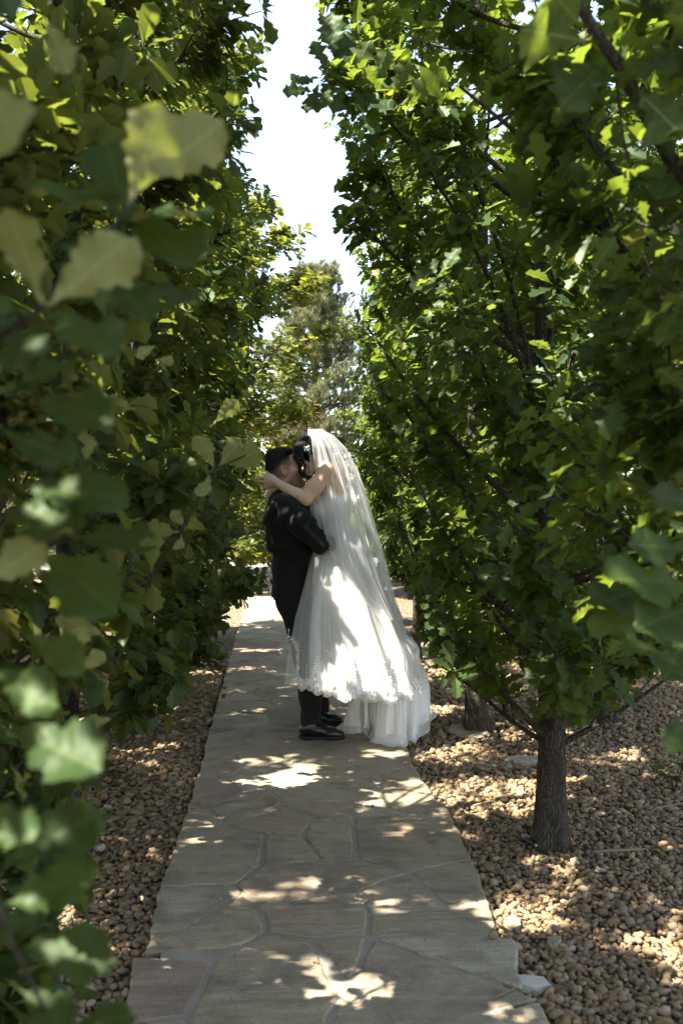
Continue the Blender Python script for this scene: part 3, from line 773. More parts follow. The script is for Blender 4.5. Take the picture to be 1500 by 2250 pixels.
# ------------------------------------------------------------------ single large leaves close to the camera
def hero(tree, base, tip, d0, d1=None, side='t', kind='L', up=0.5, idx=None):
    """a leaf from its stalk to its tip; side 't' shows its upper face to the path, 'u' its pale underside"""
    d1 = d0 if d1 is None else d1
    a, b = P(*base, d0), P(*tip, d1)
    v = b - a; n = (-FWD if side == 't' else FWD) + Vector((0, 0, up)) + RGT * random.uniform(-.3, .3)
    return leaf_object(tree, a - tree.location, v, n, v.length * 1.03, kind, idx)
HL = [((96, 672), (28, 458), .95, .93, 'u', .2), ((102, 676), (290, 520), .95, .97, 'u', .3), ((282, 452), (352, 236), 1.05, 1.05, 'u', .1), ((312, 410), (474, 276), 1.15, 1.2, 'u', .5),
      ((276, 452), (222, 276), 1.08, 1.15, 't', .2), ((284, 466), (430, 478), 1.1, 1.0, 't', 1.1), ((270, 478), (140, 352), 1.1, 1.25, 't', .5), ((282, 476), (420, 560), 1.1, 1.0, 't', 1.2),
      ((270, 486), (190, 560), 1.08, .98, 't', .9), ((60, 690), (-70, 640), .95, .95, 't', .8), ((100, 690), (250, 760), .97, .9, 't', 1.2), ((90, 690), (30, 800), .97, .9, 't', 1.),
      ((20, 850), (165, 790), 1.0, 1.05, 't', .9), ((60, 880), (235, 905), 1.0, .95, 't', 1.1), ((10, 950), (160, 1000), .95, .92, 't', 1.), ((40, 1075), (262, 1065), 1.05, 1.0, 't', 1.0),
      ((20, 1090), (160, 1170), 1.05, .98, 't', .9), ((150, 1180), (325, 1165), 1.25, 1.2, 't', 1.2), ((90, 1215), (230, 1310), 1.2, 1.1, 't', .8), ((-40, 1290), (95, 1190), 1.0, 1.05, 'u', .3),
      ((60, 1400), (175, 1440), 1.2, 1.15, 't', 1.), ((15, 1600), (205, 1678), .95, .88, 't', 1.1), ((8, 1900), (226, 1776), .95, .98, 't', .8), ((-10, 1990), (214, 1918), .95, .95, 't', .9),
      ((30, 2080), (238, 2100), .95, .92, 't', 1.0), ((140, 2270), (292, 2226), .98, .98, 't', 1.), ((-30, 1760), (60, 1850), .95, .9, 't', .8), ((40, 2170), (150, 2260), 1., .95, 't', .9),
      ((-30, 2040), (90, 2010), 1.02, 1.05, 't', .7), ((-60, 170), (70, 330), 0.8, .78, 'u', .3), ((100, 40), (150, 160), 1.2, 1.2, 'u', .3), ((-20, 1480), (110, 1520), 1.0, .95, 't', 1.), ((230, 600), (330, 690), 1.15, 1.1, 't', 1.), ((300, 620), (430, 670), 1.3, 1.25, 't', 1.1)]
for b_, t_, d0, d1, sd, up in HL: hero(oakL1, b_, t_, d0, d1, sd, 'L', up)
def twig_part(tree, pts, r0, r1):
    n = len(pts); w = [P(*p) - tree.location for p in pts]
    link('branch', MB().tube(w, [r0 + (r1 - r0) * i / (n - 1) for i in range(n)], 6).mesh('branch', M_TWIG), tree)
twig_part(oakL1, [(-260, 900, 1.6), (-60, 780, 1.1), (97, 676, .95), (180, 590, 1.0), (278, 462, 1.08), (306, 420, 1.14)], .006, .002)
twig_part(oakL1, [(-260, 1260, 1.6), (-60, 1160, 1.15), (30, 1090, 1.05), (90, 1190, 1.15), (150, 1180, 1.25)], .005, .002)
twig_part(oakL1, [(-280, 1800, 1.3), (-60, 1760, 1.0), (-25, 1900, .96), (0, 1990, .95), (30, 2080, .95), (110, 2240, .98)], .005, .002)
# a sharper spray of pale leaf undersides nearer the couple
HS = [((470, 1032), (438, 958), 3.0, 3.0, 'u'), ((482, 1022), (574, 990), 3.0, 2.95, 'u'), ((478, 1026), (528, 968), 3.0, 3.05, 'u'), ((462, 1040), (440, 1092), 3.0, 2.95, 'u'), ((440, 1030), (402, 1010), 3.0, 3.05, 't'),
      ((410, 1160), (378, 1122), 3.0, 3.0, 'u'), ((404, 1165), (448, 1142), 3.0, 2.95, 'u'), ((400, 1175), (392, 1212), 3.0, 2.95, 'u'), ((395, 1170), (330, 1156), 3.0, 3.05, 'u'), ((470, 930), (522, 880), 3.1, 3.1, 'u'),
      ((300, 900), (232, 880), 2.2, 2.2, 'u'), ((345, 760), (300, 780), 2.2, 2.2, 'u'), ((340, 790), (382, 792), 2.2, 2.2, 'u'), ((230, 1400), (130, 1350), 1.9, 1.9, 'u'), ((150, 1440), (190, 1376), 1.7, 1.7, 'u'), ((175, 1480), (226, 1430), 1.8, 1.8, 'u'), ((250, 1580), (180, 1590), 2.0, 2.0, 'u')]
for b_, t_, d0, d1, sd in HS: hero(oakL2 if d0 > 2.9 else oakL1, b_, t_, d0, d1, sd, 'L', .25)
twig_part(oakL2, [(290, 1345, 3.4), (340, 1255, 3.2), (396, 1168, 3.0), (440, 1090, 3.0), (474, 1030, 3.0), (540, 1000, 2.95)], .006, .0025)
# right side: leaves over the top edge, a lit spray in front of the trunks, a spray leaning into the sky
HR = [((690, 200), (622, 196), 3.55, 3.5, 't'), ((700, 170), (650, 175), 3.55, 3.5, 't'), ((715, 150), (688, 88), 3.6, 3.6, 't'), ((735, 130), (722, 20), 3.6, 3.6, 't'), ((740, 160), (760, 70), 3.6, 3.65, 't'), ((725, 190), (700, 236), 3.55, 3.5, 't'),
      ((750, 200), (735, 240), 3.6, 3.55, 't'), ((770, 170), (812, 90), 3.6, 3.6, 'u'), ((780, 180), (800, 232), 3.6, 3.55, 't'), ((820, 190), (850, 110), 3.6, 3.6, 'u'), ((860, 215), (900, 130), 3.6, 3.55, 'u'), ((850, 210), (800, 150), 3.6, 3.55, 'u'), ((880, 230), (980, 150), 3.5, 3.4, 'u'), ((790, 205), (860, 230), 3.6, 3.5, 't'),
      ((830, 220), (812, 290), 3.6, 3.55, 't'), ((700, 185), (672, 240), 3.55, 3.5, 't'), ((660, 190), (640, 160), 3.5, 3.5, 't'), ((780, 160), (740, 100), 3.6, 3.6, 't')]
for b_, t_, d0, d1, sd in HR: hero(oakR2, b_, t_, d0, d1, sd, 'R', .4)
HR1 = [((1560, 1640), (1452, 1618), 1.6, 1.55, 't', .9), ((1530, 1290), (1375, 1250), 1.6, 1.5, 't', .7), ((1520, 1210), (1390, 1190), 1.6, 1.55, 't', .7), ((1420, 1290), (1312, 1322), 1.9, 1.8, 't', 1.3), ((1420, 1300), (1330, 1380), 1.9, 1.8, 't', 1.0), ((1530, 1330), (1410, 1370), 1.6, 1.5, 't', .8),
       ((1560, 1120), (1430, 1080), 1.6, 1.6, 't', .6), ((1450, 1430), (1360, 1410), 2.0, 1.95, 't', 1.2), ((1500, 1400), (1470, 1480), 1.7, 1.6, 't', .8), ((1290, 90), (1130, 60), 1.7, 1.6, 'u', .6), ((1280, 60), (1190, -40), 1.7, 1.6, 'u', .6), ((1400, 200), (1500, 300), 1.7, 1.6, 'u', .6), ((1340, 130), (1240, 210), 1.8, 1.7, 't', .8)]
for b_, t_, d0, d1, sd, up in HR1: hero(oakR1, b_, t_, d0, d1, sd, 'R', up)
twig_part(oakR1, [(1900, 1250, 2.1), (1640, 1300, 1.75), (1530, 1300, 1.6), (1425, 1296, 1.9)], .007, .002)
twig_part(oakR1, [(1760, 1700, 2.0), (1640, 1660, 1.7), (1555, 1640, 1.6)], .004, .002)

# ------------------------------------------------------------------ pine beyond the path
def build_pine(loc, H, Rm, label):
    rr = random.Random(5); o = prop(empty('pine_tree', loc), label, 'tree')
    link('trunk', MB().tube([(0, 0, -.1), (.05, 0, H * .4), (0, .05, H * .8), (0, 0, H - .1)], [.17, .13, .06, .015], 12).mesh('trunk', M_PBARK), o)
    V = []; F = []; T = []
    nb = 0
    bmb = None
    for i in range(90):
        h = 1.3 + (H - 1.5) * (i / 90) ** 0.9; az = i * 2.4 + rr.uniform(-.3, .3)
        t = (h - 1.3) / (H - 1.3)
        r = Rm * (1.0 - 0.90 * t ** 2.2) * rr.choice((.55, .8, .95, 1.0, 1.15)) * (0.85 if h < 2 else 1)
        p0 = Vector((0, 0, h)); p2 = Vector((r * math.cos(az), r * math.sin(az), h + r * rr.uniform(.05, .5))); p1 = p0.lerp(p2, .55) + Vector((0, 0, -.12 * r))
        cp = [bez(p0, p1, p2, k / 6) for k in range(7)]
        link('branch', MB().tube(cp, [.028 * (1 - .12 * k) for k in range(7)], 5).mesh('branch', M_PBARK), o)
        for q in range(64):
            tt = rr.uniform(.15, 1) ** .7
            c = bez(p0, p1, p2, tt) + Vector((rr.uniform(-1, 1), rr.uniform(-1, 1), rr.uniform(-.6, .9))) * .30 * (1.1 - .3 * tt)
            ax = ((p2 - p0).normalized() * .5 + Vector((rr.uniform(-.5, .5), rr.uniform(-.5, .5), .8))).normalized()
            dead = 0.97 if (h < 3.6 and rr.random() < .55 and tt < .9) or rr.random() < .03 else None
            u = ax.cross(Vector((1, .1, .2))).normalized(); w = ax.cross(u)
            for k in range(26):
                a = rr.uniform(0, 6.28); sp = rr.uniform(.15, 1.15)
                d = (ax + (u * math.cos(a) + w * math.sin(a)) * sp).normalized(); L = rr.uniform(.11, .19)
                s = d.cross(Vector((rr.uniform(-1, 1), rr.uniform(-1, 1), rr.uniform(-1, 1)))).normalized() * .0085
                b = len(V); q0 = c + ax * rr.uniform(-.05, .05)
                V += [q0 - s, q0 + s, q0 + d * L]; F.append((b, b + 1, b + 2))
                tv = dead if dead else min(.9, max(0, rr.gauss(.5, .2))); T += [tv] * 3
    c = link('crown', mesh_np('needles', np.array([tuple(v) for v in V]), np.array(F), M_NEEDLE, False, {'tint': np.array(T)}), o)
    prop(c, kind='stuff'); return o
pine1 = build_pine((1.05, 26.5, 0), 7.7, 2.05, 'grey-green pine with rusty lower branches at the end of the path')
pine2 = prop(empty('pine_tree', (-3.2, 29.5, 0), 2.0), 'pine further back, mostly hidden by the left row', 'tree'); pine2.scale = (1, 1, .92)
for ch in pine1.children:
    c_ = ch.copy(); COL.objects.link(c_); c_.parent = pine2

# ------------------------------------------------------------------ shrubs and trees farther off
def grow_shrub(seed, n=2600, ls=0.07):
    rr = random.Random(seed); pos, d, nm, s = [], [], [], []
    st = MB()
    for k in range(14):
        a = rr.uniform(0, 6.28); r = rr.uniform(.2, .75); h = rr.uniform(.7, 1.25)
        p2 = Vector((math.cos(a) * r, math.sin(a) * r, h))
        st.tube([(0, 0, -.05), p2 * .5 + Vector((0, 0, .1)), p2], [.02, .012, .004], 5, False)
    lob = [(Vector((rr.gauss(0, .38), rr.gauss(0, .38), rr.uniform(.3, 1.15))), rr.uniform(.25, .42)) for _ in range(16)]
    for k in range(n):
        c, r = rr.choice(lob); v = Vector((rr.gauss(0, 1), rr.gauss(0, 1), rr.gauss(0, 1))).normalized()
        p = c + v * r * rr.uniform(.6, 1.05)
        if p.z < .02: continue
        pos.append(p); d.append(v + Vector((rr.uniform(-.7, .7), rr.uniform(-.7, .7), rr.uniform(-.5, .5)))); nm.append(Vector((rr.gauss(0, .5), rr.gauss(0, .5), 1)) + v * .5); s.append(rr.uniform(.6, 1.2) * ls)
    A_ = lambda x: np.array([tuple(v) for v in x])
    tint = np.clip(np.random.default_rng(seed).normal(.5, .2, len(pos)), 0, 1)
    V, F, T = merge_leaves([A_(pos), A_(d), A_(nm), np.array(s), tint], T_R)
    return mesh_np('crown', V, F, M_LEAF_P, False, {'tint': T}), st.mesh('stem', M_TWIG)
SHR = [grow_shrub(31, 2600, .085), grow_shrub(32, 2600, .075)]
def shrub(loc, sc, label, k=0, rz=0.0, mat=None, group='shrubs beyond the trees'):
    o = prop(empty('shrub', loc, rz), label, 'shrub', group); o.scale = sc
    c = prop(link('crown', SHR[k][0], o), kind='stuff'); link('stem', SHR[k][1], o)
    if mat: c.material_slots[0].link = 'OBJECT'; c.material_slots[0].material = mat
    return o
SL = [((-0.9, 29.0, 0), (1.4, 1.4, 1.9), 'grey-green shrub behind the far paving left of the groom', 0, None), ((0.6, 31.0, 0), (1.9, 1.5, 1.7), 'rounded shrub behind the pine trunk', 1, None), ((3.2, 29.0, 0), (1.9, 1.6, 1.8), 'broad shrub right of the pine trunk', 0, None), ((5.4, 27.0, 0), (1.9, 1.7, 1.9), 'bushy shrub far behind the right row', 1, M_LEAF_R),
      ((-4.8, 27.5, 0), (1.8, 1.5, 1.8), 'shrub seen through gaps low in the left row', 0, M_LEAF_R), ((5.0, 11.0, 0), (1.2, 1.2, 1.1), 'sunlit olive shrub glimpsed between trunks at right', 1, None), ((4.4, 14.5, 0), (1.4, 1.4, 1.35), 'pale shrub behind the second row at right', 0, None), ((6.4, 15.5, 0), (1.6, 1.5, 1.5), 'yellow-green shrub near the right edge of the view', 1, M_LEAF_Y),
      ((7.6, 18.5, 0), (1.9, 1.7, 1.7), 'large shrub at the right edge beyond the gravel', 0, None), ((-4.2, 11.5, 0), (1.1, 1.1, 1.0), 'low sunlit shrub behind the left row', 1, None), ((-4.6, 15.5, 0), (1.4, 1.4, 1.3), 'sunlit shrub deeper behind the left row', 0, M_LEAF_R), ((-5.6, 19.5, 0), (1.7, 1.6, 1.7), 'tall shrub at the back left of the gravel bed', 1, None),
      ((3.9, 20.5, 0), (1.5, 1.5, 1.5), 'dark shrub behind the far right oaks', 1, M_LEAF_R)]
for i, (l_, s_, lb, k, m_) in enumerate(SL): shrub(l_, s_, lb, k, i * 1.3, m_)
FT = [((-6.5, 33, 0), (3.0, 3.0, 1.35), 'tall broad tree behind the left row', 0), ((-11, 30, 0), (3.2, 3.2, 1.3), 'wide tree far to the left', 1), ((5.2, 35, 0), (2.8, 2.8, 1.05), 'rounded tree right of the pine, far off', 2), ((9.6, 33, 0), (3.0, 3.0, 1.05), 'broad tree far behind the right row', 0), ((14.5, 31, 0), (3.2, 3.2, 1.0), 'tree at the far right behind the shrubs', 1),
      ((0.2, 41, 0), (3.0, 3.0, 0.85), 'low tree straight behind the pine', 2), ((8.2, 24.0, 0), (1.8, 1.8, 0.75), 'young tree in sunlight right of the cross path', 1)]
for i, (l_, s_, lb, k) in enumerate(FT):
    plant_oak((tL3, tR3, tL2)[k], l_, lb, i * 1.1, s_, 'trees far behind the path', 'broadleaf_tree')

# ------------------------------------------------------------------ bodies and clothes as smooth solids
def surface_nets(D, lo, vox):
    nx, ny, nz = D.shape
    ins = D < 0
    c = np.zeros((nx - 1, ny - 1, nz - 1), np.int8)
    for i in (0, 1):
        for j in (0, 1):
            for k in (0, 1): c += ins[i:nx - 1 + i, j:ny - 1 + j, k:nz - 1 + k]
    act = (c > 0) & (c < 8)
    I, J, K = np.nonzero(act)
    idx = -np.ones(act.shape, np.int64); idx[I, J, K] = np.arange(len(I))
    acc = np.zeros((len(I), 3)); cnt = np.zeros(len(I))
    corners = [(i, j, k) for i in (0, 1) for j in (0, 1) for k in (0, 1)]
    for a in corners:
        for ax in range(3):
            if a[ax] == 0:
                b = list(a); b[ax] = 1
                da = D[I + a[0], J + a[1], K + a[2]]; db = D[I + b[0], J + b[1], K + b[2]]
                m = (da < 0) != (db < 0)
                t = np.where(m, da / np.where(m, da - db, 1), 0)
                p = np.tile(np.array(a, float), (len(I), 1)); p[:, ax] += t
                acc += p * m[:, None]; cnt += m
    V = (np.stack([I, J, K], 1) + acc / cnt[:, None]) * vox + lo
    Q = []
    for ax in range(3):
        o1, o2 = [(1, 2), (2, 0), (0, 1)][ax]
        sl0 = [slice(None)] * 3; sl1 = [slice(None)] * 3; sl0[ax] = slice(0, -1); sl1[ax] = slice(1, None)
        A0, A1 = ins[tuple(sl0)], ins[tuple(sl1)]
        for flip, M in ((False, A0 & ~A1), (True, ~A0 & A1)):
            E = np.stack(np.nonzero(M), 1)
            E = E[(E[:, o1] > 0) & (E[:, o2] > 0) & (E[:, o1] < D.shape[o1] - 1) & (E[:, o2] < D.shape[o2] - 1)]
            q = []
            for d1, d2 in ((-1, -1), (0, -1), (0, 0), (-1, 0)):
                e = E.copy(); e[:, o1] += d1; e[:, o2] += d2
                q.append(idx[e[:, 0], e[:, 1], e[:, 2]])
            q = np.stack(q, 1)
            Q.append(q[:, ::-1] if flip else q)
    Q = np.concatenate(Q)
    Q = Q[(Q >= 0).all(1)]
    return V, Q
class Field:
    def __init__(s, lo, hi, vox):
        s.lo = np.array(lo, float); s.vox = vox
        n = np.ceil((np.array(hi) - s.lo) / vox).astype(int) + 1
        s.D = np.full(n, 0.3, np.float32); s.n = n
    def grid(s, lo, hi):
        a = np.maximum(0, np.floor((lo - s.lo) / s.vox).astype(int)); b = np.minimum(s.n, np.ceil((hi - s.lo) / s.vox).astype(int) + 1)
        if (b <= a).any(): return None, None
        ax = [s.lo[i] + s.vox * np.arange(a[i], b[i]) for i in range(3)]
        return tuple(slice(x, y) for x, y in zip(a, b)), np.meshgrid(*ax, indexing='ij')
    def put(s, sl, d, k, op):
        o = s.D[sl]
        if op == 'add':
            h = np.maximum(k - np.abs(o - d), 0) / k; s.D[sl] = np.minimum(o, d) - h * h * k * .25
        elif op == 'sub':
            d = -d; h = np.maximum(k - np.abs(o - d), 0) / k; s.D[sl] = np.maximum(o, d) + h * h * k * .25
    def cone(s, a, b, r1, r2, k=0.02, ys=1.0, op='add'):
        a, b = np.array(a, float), np.array(b, float); R_ = max(r1, r2) * max(1, ys) + k + 3 * s.vox
        sl, g = s.grid(np.minimum(a, b) - R_, np.maximum(a, b) + R_)
        if sl is None: return s
        ba = b - a; L2 = max(1e-9, (ba * np.array([1, 1 / ys, 1])) @ (ba * np.array([1, 1 / ys, 1])))
        px, py, pz = g[0] - a[0], (g[1] - a[1]) / ys, g[2] - a[2]
        bx, by, bz = ba[0], ba[1] / ys, ba[2]
        t = np.clip((px * bx + py * by + pz * bz) / L2, 0, 1)
        d = np.sqrt((px - t * bx) ** 2 + (py - t * by) ** 2 + (pz - t * bz) ** 2) - (r1 + (r2 - r1) * t)
        s.put(sl, d, k, op); return s
    def chain(s, pts, rad, k=0.02, ys=1.0):
        for i in range(len(pts) - 1): s.cone(pts[i], pts[i + 1], rad[i], rad[i + 1], k, ys)
        return s
    def ell(s, c, r, rot=None, k=0.02, op='add'):
        c, r = np.array(c, float), np.array(r, float); m = r.max() + k + 3 * s.vox
        sl, g = s.grid(c - m, c + m)
        if sl is None: return s
        p = np.stack([g[0] - c[0], g[1] - c[1], g[2] - c[2]], -1)
        if rot is not None: p = p @ np.array(rot)          # columns of rot = axes
        k0 = np.sqrt(((p / r) ** 2).sum(-1)); k1 = np.sqrt(((p / r ** 2) ** 2).sum(-1)) + 1e-9
        s.put(sl, k0 * (k0 - 1) / k1, k, op); return s
    def plane_cut(s, p, n, k=0.004):
        """keep the side the normal points away from"""
        ax = [s.lo[i] + s.vox * np.arange(s.n[i]) for i in range(3)]
        g = np.meshgrid(*ax, indexing='ij', sparse=True)
        d = (g[0] - p[0]) * n[0] + (g[1] - p[1]) * n[1] + (g[2] - p[2]) * n[2]
        s.D = np.maximum(s.D, d.astype(np.float32)); return s
    def disp(s, f):
        m = np.abs(s.D) < 0.05
        I = np.stack(np.nonzero(m), 1); pts_ = s.lo + I * s.vox
        s.D[m] += f(pts_).astype(np.float32); return s
    def mesh(s, name, mat, attrs=None, relax=1):
        V, Q = surface_nets(s.D, s.lo, s.vox)
        for _ in range(relax):
            acc = np.zeros_like(V); cnt = np.zeros(len(V))
            for a, b in ((0, 1), (1, 2), (2, 3), (3, 0)):
                np.add.at(acc, Q[:, a], V[Q[:, b]]); np.add.at(acc, Q[:, b], V[Q[:, a]]); np.add.at(cnt, Q[:, a], 1); np.add.at(cnt, Q[:, b], 1)
            V = V * .5 + .5 * acc / np.maximum(cnt, 1)[:, None]
        return mesh_np(name, V, Q, mat, True, attrs(V) if attrs else None)

DC = 6.2
ORG = P(704, 1613, DC); ORG = Vector((ORG.x, ORG.y, 0))
def C(px, py, Y=0.0):
    w = P(px, py, DC + Y); rel = w - ORG
    return np.array([rel.dot(RGT), rel.dot(FWD), w.z])

def skin_mat(name, col, dark, stubble):
    m, nt, out = newmat(name); t = NT(nt)
    tc = t.n('TexCoord').outputs['Object']
    hair = t.n('Attribute', attribute_name='hairy').outputs['Fac']; red = t.n('Attribute', attribute_name='flush').outputs['Fac']
    c = t.mix(t.noise(30, 3, vec=tc), col, dark)
    c = t.mix(red, c, (0.42, 0.16, 0.11))
    c = t.mix(hair, c, stubble)
    b = t.n('BsdfPrincipled'); b.inputs['Roughness'].default_value = 0.5; b.inputs['Specular IOR Level'].default_value = 0.35
    b.inputs['Subsurface Weight'].default_value = 0.15; b.inputs['Subsurface Radius'].default_value = (0.9, 0.35, 0.2); b.inputs['Subsurface Scale'].default_value = 0.006
    t.l(c, b.inputs['Base Color']); t.l(t.bump(t.noise(400, 2, vec=tc), .15, .001), b.inputs['Normal'])
    t.l(b.outputs[0], out.inputs[0]); return m
M_SKIN_G = skin_mat('skin', (0.60, 0.41, 0.32), (0.53, 0.34, 0.25), (0.02, 0.015, 0.012))
M_SKIN_B = skin_mat('warm_skin', (0.66, 0.44, 0.32), (0.60, 0.39, 0.27), (0.02, 0.012, 0.01))
def hair_mat(name, col, rough=0.38):
    m, nt, out = newmat(name); t = NT(nt)
    tc = t.n('TexCoord').outputs['Object']
    mp = t.n('Mapping'); mp.inputs['Scale'].default_value = (260, 260, 22); t.l(tc, mp.inputs[0])
    n = t.noise(1, 3, vec=mp.outputs[0], dist=.4)
    b = t.n('BsdfPrincipled'); b.inputs['Roughness'].default_value = rough; b.inputs['Specular IOR Level'].default_value = 0.16
    t.l(t.mix(n, [x * .6 for x in col], [x * 1.7 for x in col]), b.inputs['Base Color']); t.l(t.bump(n, .7, .003), b.inputs['Normal'])
    t.l(b.outputs[0], out.inputs[0]); return m
M_HAIR_G = hair_mat('short_hair', (0.013, 0.010, 0.009), .5)
M_HAIR_B = hair_mat('black_hair', (0.005, 0.004, 0.004), .5)
def wool_mat():
    m, nt, out = newmat('charcoal_wool'); t = NT(nt)
    tc = t.n('TexCoord').outputs['Object']
    n = t.noise(500, 2, vec=tc); n2 = t.noise(7, 3, vec=tc)
    b = t.n('BsdfPrincipled'); b.inputs['Roughness'].default_value = 0.85; b.inputs['Specular IOR Level'].default_value = 0.2
    b.inputs['Sheen Weight'].default_value = 0.04; b.inputs['Sheen Roughness'].default_value = .5
    t.l(t.mix(n, (0.005, 0.005, 0.0055), (0.010, 0.010, 0.011)), b.inputs['Base Color'])
    t.l(t.bump(t.math('ADD', t.math('MULTIPLY', n, .06), n2), .5, .012), b.inputs['Normal'])
    t.l(b.outputs[0], out.inputs[0]); return m
M_WOOL = wool_mat()
M_SHOE = simple('black_leather', (0.008, 0.008, 0.008), 0.28, 0.5, .2, 30, .15, 120, .001)
M_SOLE = simple('shoe_sole', (0.012, 0.011, 0.010), 0.6, 0.3, .2, 30)
M_SHIRT = simple('white_shirt', (0.72, 0.71, 0.69), 0.8, 0.2, .03, 40)
M_PEARL = simple('pearl', (0.8, 0.78, 0.74), 0.25, 0.5, .03, 40)

# ---- head primitives in head space: x to the face, z up; T maps to couple space
def head_xf(center, face_dir, tilt_deg, roll_deg=0, scale=1.0, yaw_deg=0):
    """face_dir +1 faces right, -1 left; tilt>0 looks up"""
    Rm = Matrix.Rotation(R(yaw_deg), 3, 'Z') @ Matrix.Rotation(0 if face_dir > 0 else PI, 3, 'Z') @ Matrix.Rotation(R(-tilt_deg), 3, 'Y') @ Matrix.Rotation(R(roll_deg), 3, 'X')
    Rn = np.array(Rm); c = np.array(center)
    return (lambda p: c + Rn @ (np.array(p, float) * scale)), Rn, (lambda V: ((V - c) @ Rn) / scale)
def add_head(F, T, Rn, s, female=False):
    e = lambda c, r, k=.015, op='add': F.ell(T(c), np.array(r) * s, Rn, k * s, op)
    q = lambda a, b, r1, r2, k=.012: F.cone(T(a), T(b), r1 * s, r2 * s, k * s)
    e((-.012, 0, .035), (.098, .076, .096), .02); e((.030, 0, -.038), (.060, .057, .086), .03)
    for y in (-1, 1):
        q((-.012, y * .052, -.062), (.060, y * .012, -.112), .020 if not female else .016, .018, .03)
        e((.055, y * .043, -.016), (.026, .022, .024), .025)
        e((.0905, y * .031, .004), (.012, .016, .011), .010, 'sub')
        e((.077, y * .031, .003), (.0135, .0145, .0125), .002)
        q((.088, y * .048, .006), (.0915, y * .018, .009), .0035, .004, .004)
        q((.084, y * .048, .022), (.094, y * .016, .019), .006, .007, .012)
        e((.104, y * .011, -.032), (.010, .008, .008), .008)
        Rx = Rn @ np.array(Matrix.Rotation(R(-12), 3, 'Y')) 
        F.ell(T((-.012, y * .079, -.006)), np.array((.021, .010, .034)) * s, Rx, .006 * s)
        F.ell(T((-.006, y * .090, -.002)), np.array((.011, .008, .018)) * s, Rx, .004 * s, 'sub')
        q((-.030, y * .086, .012), (-.012, y * .088, .028), .0045, .0045, .004); q((-.012, y * .088, .028), (.004, y * .084, .016), .0045, .004, .004); q((-.030, y * .086, .012), (-.022, y * .085, -.022), .0045, .004, .004)
        F.ell(T((-.012, y * .081, -.034)), np.array((.009, .007, .010)) * s, Rx, .006 * s)
    q((.090, 0, .014), (.110, 0, -.022), .009, .011, .014); e((.112, 0, -.028), (.012, .011, .010), .010)
    e((.093, 0, -.058), (.010, .024, .0065), .006); e((.091, 0, -.070), (.010, .021, .0075), .006)
    e((.077, 0, -.107), (.020, .022, .018), .02)
def add_hand(F, wrist, fwd, nrm, s=1.0, curl=0.5, spread=.12, side=1, thumb_in=0.5):
    """palm and five fingers; nrm points out of the back of the hand; side +1 puts the thumb to cross(fwd,nrm)"""
    f = Vector(fwd).normalized(); n = Vector(nrm); n = (n - f * n.dot(f)).normalized(); x = f.cross(n) * side
    w = Vector(wrist); v = lambda a, b, c: np.array(w + (f * a + x * b + n * c) * s)
    F.ell(v(.048, 0, 0), np.array((.050, .040, .017)) * s, np.array(Matrix((f, x, n)).transposed()), .014)
    F.cone(v(-.01, 0, 0), v(.03, 0, 0), .024 * s, .024 * s, .02)
    for b0, L, r in ((.030, .074, .0088), (.010, .082, .0092), (-.011, .077, .0088), (-.030, .060, .0078)):
        p = Vector((.086 - abs(b0) * .25, b0, .002)); a = 0.12
        dirs = []
        for seg, frac in ((0, .45), (1, .31), (2, .24)):
            a += curl * (.75, .95, .7)[seg]
            qd = Vector((math.cos(a), b0 * spread / .03 * (1 if seg == 0 else .5), -math.sin(a)))
            p2 = p + qd.normalized() * L * frac
            F.cone(v(*p), v(*p2), r * s * (1 - .08 * seg), r * s * (.93 - .1 * seg), .005); p = p2
    p = [Vector((.016, .028, -.004)), Vector((.046, .052, -.012 - .02 * thumb_in)), Vector((.072, .058 - .02 * thumb_in, -.022 - .02 * thumb_in)), Vector((.092, .052 - .02 * thumb_in, -.028 - .03 * thumb_in))]
    for i in range(3): F.cone(v(*p[i]), v(*p[i + 1]), (.015, .0108, .0098)[i] * s, (.0112, .0098, .0075)[i] * s, .008)

# =================================================================== groom
groom = prop(empty('person', ORG, -YAW), 'man in charcoal suit lifting the bride, head tilted up to kiss her', 'person', None)
GT, GR, GI = head_xf(C(627, 1034, .035), 1, 17, 0, 1.0, 4)
sh_n, el_n, wr_n = C(630, 1117, -.185), C(702, 1190, -.215), C(752, 1206, -.05)
sh_f, el_f, wr_f = C(630, 1117, .185), C(700, 1185, .30), C(752, 1212, .09)
F_ = Field((-.50, -.42, .90), (.36, .42, 1.84), 0.0048)
add_head(F_, GT, GR, 1.0)
F_.cone(C(610, 1092, .02), GT((-.03, 0, -.06)), .068, .060, .03)
F_.cone(C(622, 1115, 0), C(622, 1105, 0), .10, .10, .03, 1.3)
F_.chain([sh_n, el_n, wr_n], [.045, .04, .030], .03); F_.chain([sh_f, el_f, wr_f], [.045, .04, .030], .03)
F_.chain([sh_n, sh_f], [.05, .05], .03)
add_hand(F_, wr_n + np.array((.012, 0, -.002)), (.75, .62, -.12), (.6, -.75, .12), 1.05, .22, .1, 1, .2)
add_hand(F_, wr_f + np.array((.012, 0, -.002)), (.75, -.62, -.12), (.6, .75, .12), 1.05, .22, .1, -1, .2)
